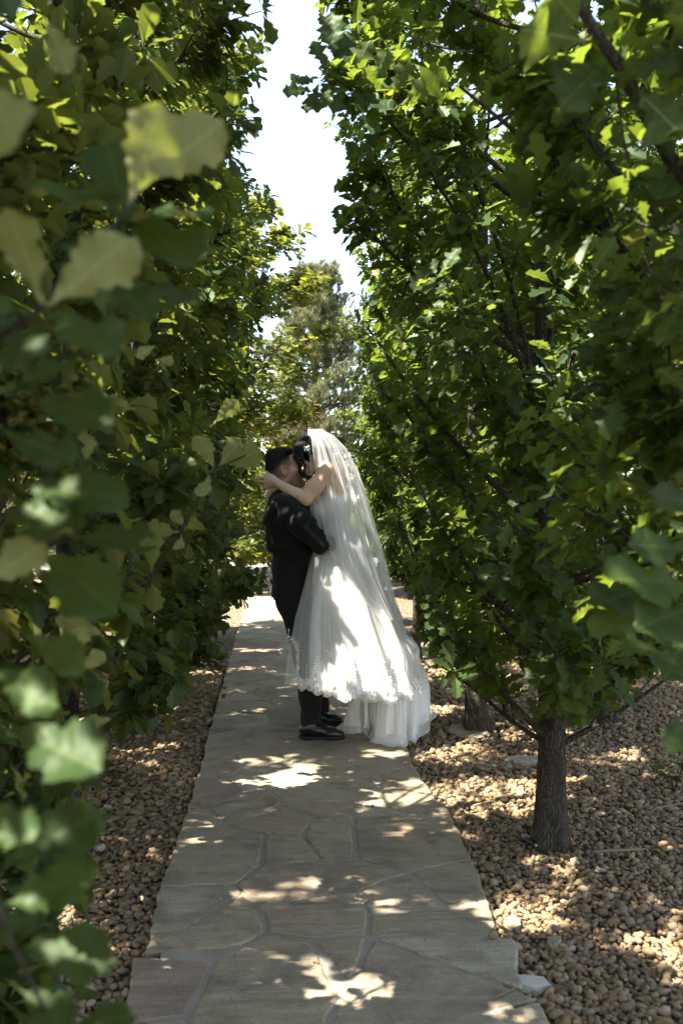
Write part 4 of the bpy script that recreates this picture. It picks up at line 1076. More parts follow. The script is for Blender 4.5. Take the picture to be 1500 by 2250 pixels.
def g_attr(V):
    q = GI(V); x, y_, z = q[:, 0], np.abs(q[:, 1]), q[:, 2]
    head = (z > -.2) & (np.linalg.norm(q, axis=1) < .22)
    sm = lambda v, a, b: np.clip((v - a) / (b - a), 0, 1) ** 2 * (3 - 2 * np.clip((v - a) / (b - a), 0, 1))
    line = .052 - .10 * np.clip((.03 - z) / .1, 0, 1) + .0 * z              # front hairline runs back towards the ear
    scalp = sm(line - x, 0, .012) * sm(z, -.075, -.045) * (1 - sm((.032 - np.hypot((x + .010) / 1.0, (z + .006) / 1.5)), 0, .006) * (y_ > .072))
    fade = np.clip(.28 + .72 * np.exp(np.minimum(0, z - (.054 + .42 * (x + .02))) / .032), 0, 1)
    beard = .42 * sm(.004 - (z + .028 + .35 * np.clip(.06 - x, 0, .1)), 0, .03) * sm(x, -.02, .012) * sm(z, -.150, -.115)
    beard = np.maximum(beard, .38 * sm(x, .075, .09) * sm(-.036 - z, 0, .008) * sm(z, -.056, -.052))
    brow = .9 * sm(x, .070, .080) * sm(z, .014, .018) * (1 - sm(z, .027, .031)) * sm(y_, .010, .014) * (1 - sm(y_, .05, .056))
    h = np.where(head, np.maximum(np.maximum(scalp * fade, beard), brow), 0)
    ear = ((y_ > .074) & (np.hypot(x + .01, (z + .006) / 1.4) < .032)) * .55
    lips = .6 * sm(x, .084, .09) * sm(z, -.082, -.076) * (1 - sm(z, -.055, -.050)) * (1 - sm(y_, .018, .024))
    return {'hairy': h, 'flush': np.where(head, np.maximum(ear, lips), 0)}
g_body = F_.mesh('body', M_SKIN_G, g_attr)
link('body', g_body, groom)
# hair: thick on top, clipped short at the sides
F_ = Field(GT((0, 0, 0)) - .18, GT((0, 0, 0)) + .18, 0.0035)
F_.ell(GT((-.013, 0, .043)), (.1015, .0778, .100), GR, .01); F_.ell(GT((.032, 0, .100)), (.052, .054, .036), GR, .03); F_.ell(GT((-.03, 0, .105)), (.06, .058, .036), GR, .03)
pn = GR @ np.array((.42, 0, -1.0)); pn /= np.linalg.norm(pn)
hp0 = GT((-.02, 0, .054))
F_.disp(lambda p: np.maximum(0, .012 - .45 * ((p - hp0) @ -pn)))
F_.plane_cut(GT((-.02, 0, .044)), pn)
pn2 = GR @ np.array((1.0, 0, -.35)); pn2 /= np.linalg.norm(pn2); F_.plane_cut(GT((.088, 0, .09)), pn2)
F_.disp(lambda p: .003 * np.sin(GI(p)[:, 1] * 330 + 20 * GI(p)[:, 0]) * np.sin(GI(p)[:, 0] * 60))
def strands(me, inv, Rn, n, flow, length, width, mat, seed, parent_add):
    """tufts of hair lying along the head, so the outline is not smooth"""
    rr_ = np.random.default_rng(seed)
    co = np.empty(len(me.vertices) * 3, np.float32); me.vertices.foreach_get('co', co); co = co.reshape(-1, 3)
    nr = np.empty(len(me.vertices) * 3, np.float32); me.vertex_normals.foreach_get('vector', nr); nr = nr.reshape(-1, 3)
    k = rr_.integers(0, len(co), n); p, nn = co[k], nr[k]
    fl = np.array([flow(q) for q in inv(p)]) @ Rn.T + rr_.normal(0, .35, (n, 3))
    fl = fl - nn * (fl * nn).sum(1, keepdims=True); fl = unit(unit(fl) + nn * rr_.uniform(.05, .38, (n, 1)))
    L = rr_.uniform(*length, n)[:, None]; sd = unit(np.cross(fl, nn)) * width
    V = np.stack([p - sd, p + sd, p + fl * L * .6 + sd * .6, p + fl * L - nn * L * .12], 1).reshape(-1, 3)
    F = (np.array([(0, 1, 2), (0, 2, 3)])[None] + (np.arange(n) * 4)[:, None, None]).reshape(-1, 3)
    return mesh_np('strands', V, F, mat, False)
hg = F_.mesh('hair', M_HAIR_G)
hair_g = link('hair', hg, groom)
co = np.empty(len(g_body.vertices) * 3, np.float32); g_body.vertices.foreach_get('co', co); co = co.reshape(-1, 3)
hv = np.empty(len(co), np.float32); g_body.attributes['hairy'].data.foreach_get('value', hv)
nr_ = np.empty(len(co) * 3, np.float32); g_body.vertex_normals.foreach_get('vector', nr_); nr_ = nr_.reshape(-1, 3)
q_ = GI(co); dd = q_[:, 2] - (.054 + .42 * (q_[:, 0] + .02))
rg = np.random.default_rng(8)
sel = np.where((hv > .28) & (q_[:, 0] < .056) & (dd > -.085) & (np.linalg.norm(q_, axis=1) < .2))[0]
sel = rg.choice(sel, 5200); sel = sel[rg.random(len(sel)) < np.clip(np.exp(np.minimum(0, dd[sel]) / .03), 0, 1)]
p_ = co[sel] + rg.normal(0, .002, (len(sel), 3)); n_ = nr_[sel]
fl = np.tile(GR @ np.array((-.3, 0, -1.0)), (len(sel), 1)) + rg.normal(0, .4, (len(sel), 3)); fl = unit(fl - n_ * (fl * n_).sum(1, keepdims=True)); fl = unit(fl + n_ * .35)
sd = unit(np.cross(fl, n_)) * .0008; L_ = rg.uniform(.004, .010, (len(sel), 1))
Vv = np.stack([p_ - sd, p_ + sd, p_ + fl * L_], 1).reshape(-1, 3)
link('clipped_sides', mesh_np('clipped_sides', Vv, np.arange(len(Vv)).reshape(-1, 3), M_HAIR_G), hair_g)
link('strands', strands(hg, GI, GR, 2600, lambda q: (-.5 if q[2] > .09 else -.25, .15, -.9 if q[2] < .1 else .1), (.008, .020), .0011, M_HAIR_G, 3, None), hair_g)
# jacket
F_ = Field((-.44, -.46, .72), (.24, .46, 1.58), 0.007)
F_.cone(C(636, 1133, 0), C(646, 1205, 0), .135, .122, .05, 1.42); F_.cone(C(646, 1205, 0), C(640, 1330, 0), .122, .128, .05, 1.36)
F_.ell(C(612, 1150, 0), (.085, .17, .17), None, .06)
F_.cone(C(622, 1112, -.15), C(622, 1112, .15), .072, .072, .05); F_.cone(C(618, 1098, -.07), C(618, 1098, .07), .062, .062, .05)
F_.chain([sh_n, el_n * .45 + sh_n * .55 + (0, -.012, 0), el_n], [.078, .068, .058], .04); F_.chain([el_n, wr_n], [.058, .042], .03)
F_.chain([sh_f, el_f], [.078, .058], .04); F_.chain([el_f, wr_f], [.058, .042], .03)
F_.ell(C(602, 1205, -.02), (.035, .10, .022), None, .03)                     # cloth rucked up at the small of the back
hem_a, hem_b = C(612, 1319, -.12), C(662, 1325, -.12)
hd = hem_b - hem_a; hn = np.array((hd[2], 0, -hd[0])); hn /= np.linalg.norm(hn); F_.plane_cut(hem_a, hn)
F_.cone(GT((-.03, 0, -.06)), C(612, 1090, .02), .066, .058, .008, 1, 'sub')
ex = np.array(el_n)
def folds(p):
    x, y_, z = p[:, 0], p[:, 1], p[:, 2]
    d = np.linalg.norm(p - ex, axis=1)
    f = .004 * np.sin((x * .75 + z * .9) * 75 + 3 * np.sin(y_ * 14)) * np.exp(-(d / .16) ** 2)
    f += .0035 * np.sin((x * .5 - z) * 46 + 2.5 * np.sin(y_ * 9 + z * 6)) * np.exp(-((z - 1.15) / .17) ** 2)
    f += .003 * np.sin(y_ * 34 + z * 7) * np.clip((1.12 - z) / .3, 0, 1)
    f += .0035 * np.sin((x + .22) * 60 - (z - 1.4) * 45) * np.exp(-((z - 1.38) / .08) ** 2) * (y_ < 0)
    return -2.4 * f
F_.disp(folds)
jacket = link('suit_jacket', F_.mesh('suit_jacket', M_WOOL), groom)
def quad_strip(rows, thick=0.0):
    V = [tuple(p) for r in rows for p in r]; m = len(rows[0]); F = []
    for i in range(len(rows) - 1):
        for j in range(m - 1): F.append((i * m + j, i * m + j + 1, (i + 1) * m + j + 1, (i + 1) * m + j))
    return V, F
# pocket flap and collar as raised pieces
F_ = Field(C(620, 1245, -.3), C(700, 1215, -.08) + (0, 0, .02), 0.004)
F_.cone(C(642, 1228, -.178), C(676, 1224, -.172), .008, .008, .004); F_.cone(C(642, 1236, -.180), C(676, 1232, -.174), .007, .007, .008)
link('pocket_flap', F_.mesh('pocket_flap', M_WOOL), jacket)
nk0, nk1 = C(616, 1093, .02), C(620, 1079, .02)
def ring(c, ax, r, n=26, a0=0, a1=2 * PI):
    ax = Vector(ax).normalized(); u = ax.cross(Vector((0, 1, 0))).normalized(); w = ax.cross(u)
    return [np.array(Vector(c) + u * math.cos(a0 + (a1 - a0) * k / n) * r + w * math.sin(a0 + (a1 - a0) * k / n) * r) for k in range(n + 1)]
nax = np.array(GT((-.03, 0, -.06))) - nk0
rows = [ring(nk0 + nax * t, nax, r) for t, r in ((-.1, .080), (.25, .073), (.34, .070), (.30, .066))]
link('shirt_collar', mesh_py('shirt_collar', *quad_strip(rows), M_SHIRT, True), groom)
rows = [ring(nk0 + nax * t, nax, r) for t, r in ((-.3, .088), (.0, .083), (.16, .078), (.16, .071), (.0, .071))]
link('jacket_collar', mesh_py('jacket_collar', *quad_strip(rows), M_WOOL, True), jacket)
# trousers
F_ = Field((-.36, -.33, .04), (.22, .36, 1.0), 0.0075)
F_.cone(C(641, 1275, 0), C(645, 1318, 0), .112, .115, .05, 1.25)
F_.chain([C(646, 1320, -.08), C(672, 1440, -.135), C(682, 1520, -.16), C(683, 1592, -.165)], [.098, .074, .066, .060], .05)
F_.chain([C(650, 1320, .09), C(688, 1440, .14), C(700, 1500, .165), C(703, 1572, .17)], [.098, .074, .064, .058], .05)
F_.plane_cut((0, 0, C(683, 1588, -.165)[2]), (0, 0, -1))
F_.disp(lambda p: -.0035 * np.sin(p[:, 2] * 60 + 4 * np.sin(p[:, 1] * 20) + p[:, 0] * 12) * np.clip((.35 - p[:, 2]) / .2, .15, 1))
link('trousers', F_.mesh('trousers', M_WOOL), groom)
def shoe(hx, tx, yy, zg):
    F_ = Field((hx - .05, yy - .1, zg - .02), (tx + .05, yy + .1, zg + .2), 0.0032); L = tx - hx
    X = lambda t: hx + L * t
    F_.cone((X(.13), yy, zg + .055), (X(.42), yy, zg + .060), .034, .036, .03); F_.cone((X(.42), yy, zg + .052), (X(.72), yy, zg + .034), .037, .030, .03, 1.2)
    F_.cone((X(.72), yy, zg + .033), (X(.89), yy, zg + .028), .031, .022, .03, 1.4)
    F_.cone((X(.16), yy, zg + .08), (X(.30), yy, zg + .10), .035, .036, .03)
    F_.plane_cut((0, 0, zg + .018), (0, 0, -1)); F_.plane_cut((X(.3), yy, zg + .118), (.3, 0, .95))
    o = link('shoe', F_.mesh('shoe', M_SHOE), groom)
    S = Field((hx - .05, yy - .1, zg - .02), (tx + .05, yy + .1, zg + .1), 0.0035)
    S.cone((X(.14), yy, zg + .02), (X(.45), yy, zg + .02), .040, .038, .03); S.cone((X(.45), yy, zg + .02), (X(.74), yy, zg + .02), .038, .046, .03); S.cone((X(.74), yy, zg + .02), (X(.87), yy, zg + .02), .046, .034, .03, 1.1)
    S.plane_cut((0, 0, zg + .022), (0, 0, 1)); S.plane_cut((0, 0, zg + .001), (0, 0, -1)); S.ell((X(.42), yy, zg - .004), (.05, .2, .012), None, .004, 'sub')
    link('sole', S.mesh('sole', M_SOLE), o)
    lc = MB()
    for t, zz_ in ((.40, .100), (.46, .096), (.52, .090)):
        lc.tube([(X(t), yy - .022, zg + zz_ - .010), (X(t) + .006, yy, zg + zz_ + .001), (X(t), yy + .022, zg + zz_ - .010)], .0028, 6)
    link('laces', lc.mesh('laces', M_SOLE), o)
    return o
nf = G(654, 1626); ff = G(700, 1594)
def loc2(w): r = w - ORG; return r.dot(RGT), r.dot(FWD)
hx, hy = loc2(G(654, 1627)); tx, _ = loc2(G(760, 1627)); shoe(hx, tx, hy + .035, .002)
hx2, hy2 = loc2(G(682, 1594)); tx2, _ = loc2(G(757, 1594)); shoe(tx2 - .29, tx2, hy2 + .02, .002)

# =================================================================== bride
BO = np.array((.16, 0, 0))
bride = prop(empty('person', ORG + RGT * .16, -YAW), 'woman in white wedding dress and long veil, lifted with her arms round the groom', 'person')
def bl(name, me, parent=None):
    o = link(name, me, parent or bride)
    if parent is None: o.location = -BO
    return o
BT, BR, BI = head_xf(C(689, 1003, -.045), -1, -33, 0, .93, 6)
bs_n, be_n, bw_n = C(716, 1036, -.145), C(672, 1097, -.185), C(606, 1060, -.100)
bs_f, be_f, bw_f = C(716, 1036, .145), C(672, 1092, .200), C(618, 1064, .115)
F_ = Field((-.46, -.32, 1.10), (.34, .34, 1.92), 0.0045)
add_head(F_, BT, BR, .93, True)
F_.cone(BT((-.035, 0, -.06)), C(722, 1048, 0), .050, .056, .03)
F_.cone(C(727, 1055, 0), C(733, 1120, 0), .088, .092, .05, 1.35); F_.cone(C(733, 1120, 0), C(738, 1175, 0), .092, .080, .05, 1.35); F_.cone(C(738, 1175, 0), C(748, 1225, 0), .08, .115, .05, 1.3)
F_.chain([bs_n, bs_f], [.046, .046], .05)
for a_, b_, c_ in ((bs_n, be_n, bw_n), (bs_f, be_f, bw_f)):
    F_.chain([a_, a_ * .5 + b_ * .5, b_], [.050, .044, .036], .03); F_.chain([b_, b_ * .72 + c_ * .28, c_], [.036, .037, .0245], .02)
add_hand(F_, bw_n, (-.80, .40, .40), (-.30, -.85, .30), .92, .38, .22, -1, .5)
add_hand(F_, bw_f, (-.62, -.66, -.42), (-.72, .35, .55), .92, .42, .16, 1, .4)
def b_attr(V):
    q = BI(V); x, y_, z = q[:, 0], np.abs(q[:, 1]), q[:, 2]
    head = np.linalg.norm(q, axis=1) < .2
    brow = .85 * (x > .074) * (z > .016) * (z < .025) * (y_ > .012) * (y_ < .052)
    lash = .95 * (x > .078) * (z > .001) * (z < .0085) * (y_ > .016) * (y_ < .05)
    lips = .7 * (x > .086) * (z > -.08) * (z < -.051) * (y_ < .022)
    return {'hairy': np.where(head, np.maximum(brow, lash), 0), 'flush': np.where(head, lips, 0)}
bl('body', F_.mesh('body', M_SKIN_B, b_attr))
# hair swept back under the veil, with loose curls falling past the cheek
F_ = Field(BT((0, 0, 0)) - .27, BT((0, 0, 0)) + .27, 0.004)
F_.ell(BT((-.018, 0, .042)), (.108, .089, .104), BR, .02); F_.ell(BT((-.085, 0, .0)), (.048, .055, .060), BR, .04); F_.ell(BT((-.05, 0, -.04)), (.055, .07, .06), BR, .03)
F_.ell(BT((.040, 0, .085)), (.050, .066, .040), BR, .03); F_.ell(BT((.0, 0, .10)), (.08, .07, .045), BR, .03)
F_.ell(BT((.095, 0, -.035)), (.078, .060, .095), BR, .012, 'sub')
for sgn in (-1, 1):
    F_.ell(BT((.020, sgn * .078, -.005)), (.030, .016, .05), BR, .015)
lk = [C(654, 985, -.145), C(650, 1005, -.150), C(659, 1022, -.158), C(659, 1036, -.160), C(668, 1046, -.160), C(680, 1049, -.158), C(690, 1042, -.152), C(694, 1034, -.15)]
F_.chain(lk, [.020, .017, .0125, .011, .011, .010, .008, .004], .008)
lk2 = [C(660, 990, -.15), C(664, 1010, -.158), C(671, 1024, -.16), C(669, 1038, -.165), C(677, 1052, -.166), C(672, 1060, -.165)]
F_.chain(lk2, [.012, .010, .007, .0055, .005, .003], .006)
lkf = [C(654, 985, .05), C(648, 1008, .06), C(656, 1028, .065), C(652, 1044, .065), C(664, 1056, .06)]
F_.chain(lkf, [.018, .015, .011, .010, .006], .01)
F_.disp(lambda p: .0010 * np.sin(BI(p)[:, 2] * 260 + 160 * BI(p)[:, 0] + 4 * np.sin(BI(p)[:, 1] * 60)))
hb = F_.mesh('hair', M_HAIR_B)
hairb = bl('hair', hb)
pin = MB(); rp = random.Random(3); iv_, if2 = ico()
for k in range(22):
    c = C(665 + rp.uniform(0, 15), 989 - rp.uniform(0, 8) + (0 if k % 3 else 2), -.145 - rp.uniform(0, .006)); r = rp.uniform(.003, .006)
    pin.add([c + v * r for v in iv_], [tuple(f) for f in if2])
bl('hair_pin', pin.mesh('hair_pin', M_PEARL))
ear_c = BT((-.008, -.0, -.045)); 

# ---- cloth materials
def cloth_mat(name, col, trans=0.25, rough=.55, spec=.35, wr=0.4):
    m, nt, out = newmat(name); t = NT(nt)
    tc = t.n('TexCoord').outputs['Object']
    mp = t.n('Mapping'); mp.inputs['Scale'].default_value = (14, 14, 3); t.l(tc, mp.inputs[0])
    n = t.noise(1.0, 4, vec=mp.outputs[0]); nrm = t.bump(n, wr, .02)
    b = t.n('BsdfPrincipled'); b.inputs['Roughness'].default_value = rough; b.inputs['Specular IOR Level'].default_value = spec
    b.inputs['Base Color'].default_value = (*col, 1); b.inputs['Sheen Weight'].default_value = .1
    t.l(nrm, b.inputs['Normal'])
    tr = t.n('BsdfTranslucent'); tr.inputs[0].default_value = (*col, 1)
    mx = t.n('MixShader'); mx.inputs[0].default_value = trans; t.l(b.outputs[0], mx.inputs[1]); t.l(tr.outputs[0], mx.inputs[2])
    t.l(mx.outputs[0], out.inputs[0]); return m
def sheer_mat(name, col, alpha, var=0.25, sc=(30, 30, 1.2)):
    m, nt, out = newmat(name); t = NT(nt)
    fold = t.n('Attribute', attribute_name='weave').outputs['Fac']
    tc = t.n('TexCoord').outputs['Object']
    mp = t.n('Mapping'); mp.inputs['Scale'].default_value = sc; t.l(tc, mp.inputs[0])
    n = t.noise(1, 3, vec=mp.outputs[0])
    a = t.math('ADD', t.math('ADD', alpha - var * .5, t.math('MULTIPLY', n, var)), fold)
    d = t.n('BsdfDiffuse'); d.inputs[0].default_value = (*col, 1)
    tr = t.n('BsdfTranslucent'); tr.inputs[0].default_value = (*col, 1)
    mx = t.n('MixShader'); mx.inputs[0].default_value = .45; t.l(d.outputs[0], mx.inputs[1]); t.l(tr.outputs[0], mx.inputs[2])
    tp = t.n('BsdfTransparent')
    m2 = t.n('MixShader'); cl = t.n('Clamp'); t.l(a, cl.inputs[0]); t.l(cl.outputs[0], m2.inputs[0]); t.l(tp.outputs[0], m2.inputs[1]); t.l(mx.outputs[0], m2.inputs[2])
    t.l(m2.outputs[0], out.inputs[0]); return m
M_SATIN = cloth_mat('ivory_satin', (0.83, 0.815, 0.775), .2, .45, .4, .35)
M_TULLE = sheer_mat('ivory_tulle', (0.86, 0.85, 0.82), .50, .2)
M_VEIL = sheer_mat('veil_tulle', (0.86, 0.86, 0.84), .37, .16, (40, 40, 1.5))
M_LACE = cloth_mat('lace_thread', (0.86, 0.85, 0.82), .1, .4, .4, .1)
M_SEQ = simple('sequin', (0.85, 0.85, 0.84), 0.12, 0.8, .02, 10, metallic=.6)

# ---- bodice
F_ = Field((-.2, -.24, 1.02), (.36, .24, 1.50), 0.0065)
F_.cone(C(727, 1068, 0), C(732, 1120, 0), .093, .099, .04, 1.36); F_.cone(C(732, 1120, 0), C(738, 1175, 0), .099, .088, .04, 1.36); F_.cone(C(738, 1175, 0), C(750, 1228, 0), .088, .135, .05, 1.3)
for y_ in (-.075, .075): F_.ell(C(702, 1122, y_), (.062, .07, .066), None, .03)
bn = C(700, 1090, 0) - C(760, 1072, 0); F_.plane_cut(C(700, 1096, 0), np.array((-(C(700, 1096, 0) - C(765, 1068, 0))[2] * -1, 0, abs((C(700, 1096, 0) - C(765, 1068, 0))[0]))) / .22)
F_.disp(lambda p: .0018 * np.sin(p[:, 0] * 170 + 3 * np.sin(p[:, 2] * 90)) * np.sin(p[:, 2] * 150 + 3 * np.sin(p[:, 1] * 80)))
bodice = bl('bodice', F_.mesh('bodice', M_SATIN))

# ---- skirt: an open bell that hangs round both; its front parts around the groom's legs
SK = [(1.31, 705, 780, .125), (1.235, 701, 788, .142), (1.18, 694, 800, .17), (1.03, 680, 822, .25), (.75, 655, 862, .335), (.53, 643, 896, .40), (.30, 636, 922, .455)]
SKz = [s[0] for s in SK][::-1]
xl = [C(s[1], 1625 - 360 * s[0], -.2)[0] for s in SK][::-1]; xr = [C(s[2], 1625 - 360 * s[0], 0)[0] for s in SK][::-1]; yb = [s[3] for s in SK][::-1]
def bell(th, z, off=0.0, amp=1.0, nf=11, ph=0.0, left=-145):
    """a point on the skirt: th in degrees, 0 at the back, -90 towards the camera"""
    a_ = np.interp(z, SKz, xl); b_ = np.interp(z, SKz, xr); yd = np.interp(z, SKz, yb) + off
    k = -math.cos(R(145)); a = (b_ - a_) / (1 + k); cx = b_ - a; a += off
    t = R(th); u = np.clip((1.2 - z) / .9, 0, 1)
    rip = amp * u ** 1.3 * (.020 * math.sin(nf * t + ph + 1.2 * math.sin(2.1 * z + t)) + .012 * math.sin(2.3 * nf * t + 2 * ph + z * 4) + .006 * math.sin(5.1 * nf * t + z * 3))
    back = .02 * math.sin(z * 26) * u * math.exp(-(th / 40) ** 2) if off > .0 else 0
    c, s = math.cos(t), math.sin(t)
    return np.array((cx + (a + rip + back) * c, (yd + rip) * s, z))
def bell_mesh(name, th0, th1, ztop, zhem, mat, off, nth=150, nz=60, amp=1.0, ph=0.0, weave=None, nf=11):
    rows = []; W = []
    for i in range(nz + 1):
        row = []
        for j in range(nth + 1):
            th = th0 + (th1 - th0) * j / nth; zh = zhem(th)
            z = ztop + (zh - ztop) * (i / nz)
            row.append(bell(th, z, off, amp, nf, ph)); W.append(weave(th, z, zh) if weave else 0)
        rows.append(row)
    V, F = quad_strip(rows)
    return mesh_np(name, np.array(V), np.array(F), mat, True, {'weave': np.array(W)})
hem = lambda th: np.interp(th, [-150, -120, -90, -50, 0, 60, 150], [.365, .345, .325, .285, .33, .32, .36]) + .010 * math.sin(th * .35) + .006 * math.sin(th * .9)
skirt = bl('skirt', bell_mesh('skirt', -124, 130, 1.31, lambda th: hem(th) + .02, M_SATIN, 0.0))
bl('tulle_overskirt', bell_mesh('tulle_overskirt', -146, 140, 1.29, hem, M_TULLE, .016, ph=.6, weave=lambda th, z, zh: .25 * math.exp(-((z - zh) / .006) ** 2) + .12 * max(0, math.sin(th * .42 + z * 3)) ** 3), skirt)
bl('second_tulle_layer', bell_mesh('second_tulle_layer', -112, 120, 1.10, lambda th: hem(th) - .018, M_TULLE, .008, ph=1.9, weave=lambda th, z, zh: .2 * math.exp(-((z - zh) / .006) ** 2)), skirt)
# bustled back, gathered in tiers
tiers = [(.86, .60, .030, 2), (.66, .47, .042, 3), (.56, .36, .048, 4)]
for zt, zb, of_, ph in tiers:
    rows = []; Wv = []
    for i in range(25):
        t = i / 24
        row = []
        for j in range(81):
            th = -52 + 104 * j / 80
            z = zt + (zb + .03 * math.sin(th * .11 + ph) + .014 * math.sin(th * .4 + ph) - zt) * t
            row.append(bell(th, z, .012 + of_ * math.sin(min(1, t * 1.12) * PI * .72) + .012 * t * math.sin(th * .33 + ph), .8, 11, ph)); Wv.append(.16 + .3 * (t > .97))
        rows.append(row)
    V, F = quad_strip(rows)
    bl('bustle_tier', mesh_np('bustle_tier', np.array(V), np.array(F), M_TULLE, True, {'weave': np.array(Wv)}), skirt)
# train: the satin back of the dress trailing to the ground in big folds
def spline(ctrl, n):
    c = np.array(ctrl, float); m = len(c); out = []
    for i in range(n + 1):
        u = i / n * (m - 1); k = min(int(u), m - 2); t = u - k
        p0, p1, p2, p3 = c[max(k - 1, 0)], c[k], c[k + 1], c[min(k + 2, m - 1)]
        out.append(.5 * ((2 * p1) + (-p0 + p2) * t + (2 * p0 - 5 * p1 + 4 * p2 - p3) * t * t + (-p0 + 3 * p1 - 3 * p2 + p3) * t ** 3))
    return np.array(out)
bot = [C(790, 1560, .24), C(757, 1596, .12), C(765, 1606, .02), C(788, 1611, -.04), C(808, 1600, .05), C(822, 1592, .10), C(826, 1612, -.03), C(822, 1625, -.17), C(850, 1640, -.27), C(882, 1643, -.29), C(893, 1624, -.22), C(903, 1626, -.24), C(922, 1606, -.16), C(939, 1574, -.05), C(936, 1552, .08), C(925, 1556, .22), C(900, 1568, .32), C(860, 1575, .34)]
bot = [np.array((p[0], p[1], max(p[2], .008))) for p in bot]
top_ = [C(800, 1490, .20), C(790, 1500, .10), C(795, 1500, .0), C(803, 1500, -.06), C(812, 1495, -.04), C(822, 1490, -.02), C(830, 1490, -.08), C(840, 1485, -.15), C(855, 1480, -.20), C(870, 1472, -.20), C(882, 1466, -.17), C(892, 1460, -.14), C(902, 1452, -.10), C(912, 1444, -.02), C(914, 1444, .08), C(905, 1450, .18), C(885, 1460, .24), C(860, 1470, .26)]
nS = 220; B_, T_ = spline(bot, nS), spline(top_, nS)
rows = []; nR = 46
ctr = np.array((B_[:, 0].mean(), B_[:, 1].mean(), 0))
for i in range(nR + 1):
    t = i / nR; row = []
    for j in range(nS + 1):
        p = T_[j] * (1 - t) + B_[j] * t
        o = p - ctr; o[2] = 0; o /= max(1e-6, np.linalg.norm(o))
        belly = .030 * math.sin(PI * min(1, t * 1.05)) + t ** .7 * (.020 * math.sin(j * .26 + 1.5 * t) * abs(math.sin(j * .26 + 1.5 * t)) ** .3 + .008 * math.sin(j * .61 + 2.2 * t) + .003 * math.sin(j * 1.3))
        q = p + o * belly; q[2] = max(q[2], .006); row.append(q)
    rows.append(row)
train = bl('train', mesh_py('train', *quad_strip(rows), M_SATIN, True))
# sheer ruffle along the edge of the train
rows = []; Wv = []
for i in range(13):
    t = i / 12; row = []
    for j in range(nS + 1):
        p = rows_last = B_[j] * (.86 + .14 * t) + T_[j] * (.14 - .14 * t)
        o = p - ctr; o[2] = 0; o /= max(1e-6, np.linalg.norm(o))
        q = p + o * (.012 + .030 * t + .014 * t * math.sin(j * .42 + 1.5 * math.sin(j * .07))); q[2] = max(q[2] - .004 * t, .005); row.append(q); Wv.append(.05 + .5 * (t > .93))
    rows.append(row)
V, F = quad_strip(rows); bl('ruffle', mesh_np('ruffle', np.array(V), np.array(F), M_TULLE, True, {'weave': np.array(Wv)}), train)
# bustle ties hanging below the hem
tie = MB()
for k, (px_, py_) in enumerate(((800, 1612), (805, 1616), (810, 1606))): tie.tube([C(800 + k * 3, 1525, -.2), C(802 + k * 2, 1570, -.21), C(px_, py_, -.215)], .0022, 5)
bl('bustle_tie', tie.mesh('bustle_tie', M_LACE), train)

# ---- lace appliques: vines of petals laid on the overskirt
lace = MB(); seq = MB(); rlc = random.Random(12)
def on_skirt(th, z, o=.0): return bell(th, z, .0178 + o, 1.0, 11, .6)
def petal(th, z, ang, L, W):
    """a small leaf-shaped patch following the cloth"""
    p = on_skirt(th, z); e = .6
    tu = on_skirt(th + e, z) - on_skirt(th - e, z); tu /= np.linalg.norm(tu); tv = on_skirt(th, z + .01) - on_skirt(th, z - .01); tv /= np.linalg.norm(tv)
    dirv = tu * math.cos(ang) + tv * math.sin(ang); sd = -tu * math.sin(ang) + tv * math.cos(ang); nrm = np.cross(tu, tv); nrm *= -1 if nrm[1] > 0 else 1
    pts_ = []
    for t, w in ((0, .15), (.25, .8), (.55, 1), (.8, .6), (1, .05)):
        for s_ in (-1, 0, 1): pts_.append(p + dirv * L * t + sd * W * w * s_ + nrm * (.0012 + (.002 if s_ == 0 else 0)))
    lace.add(pts_, [(i * 3 + j, i * 3 + j + 1, i * 3 + j + 4, i * 3 + j + 3) for i in range(4) for j in range(2)])
def vine(th, z, ang, n, st=.016):
    for k in range(n):
        r_ = .25
        petal(th, z, ang + .9, rlc.uniform(.014, .024), .0035); petal(th, z, ang - .9, rlc.uniform(.014, .024), .0035); petal(th, z, ang, st * 1.3, .0022)
        if rlc.random() < .55:
            c = on_skirt(th, z, .003); rr_ = rlc.uniform(.0018, .003)
            seq.add([c + v * rr_ + rlc.uniform(-.006, .006) for v in iv_], [tuple(f) for f in if2])
        th += math.degrees(math.cos(ang) * st / np.interp(z, SKz, yb)); z += math.sin(ang) * st; ang += rlc.uniform(-.28, .34)
def flower(th, z, r=.022):
    for k in range(7): petal(th, z, k * 2 * PI / 7 + rlc.uniform(-.2, .2), r, r * .24)
    for k in range(6): petal(th, z, k * PI / 3 + .5, r * .55, r * .2)
for th in np.arange(-142, -24, 3.4):
    vine(th, hem(th) + rlc.uniform(.010, .03), rlc.uniform(-.5, .9), 4, .012)
for th in range(-140, -20, 7):
    z = hem(th) + rlc.uniform(.02, .05)
    vine(th, z, rlc.uniform(-.3, .4), 7); flower(th + rlc.uniform(-3, 3), z + rlc.uniform(.0, .04), rlc.uniform(.018, .028))
    if (th // 9) % 2 == 0: vine(th + 2, z + .03, 1.2 + rlc.uniform(-.3, .4), rlc.choice((6, 9, 13)))
for th, z0, n in ((-138, .50, 14), (-62, .44, 20), (-56, .40, 16), (-95, .42, 12), (-40, .42, 12), (-70, .5, 9)):
    vine(th, z0, 1.35, n); flower(th, z0 + .02, .03); flower(th + 4, z0 - .03, .026)
bl('lace_applique', lace.mesh('lace_applique', M_LACE, False), skirt)
prop(bl('sequins', seq.mesh('sequins', M_SEQ, False), skirt), kind='stuff')

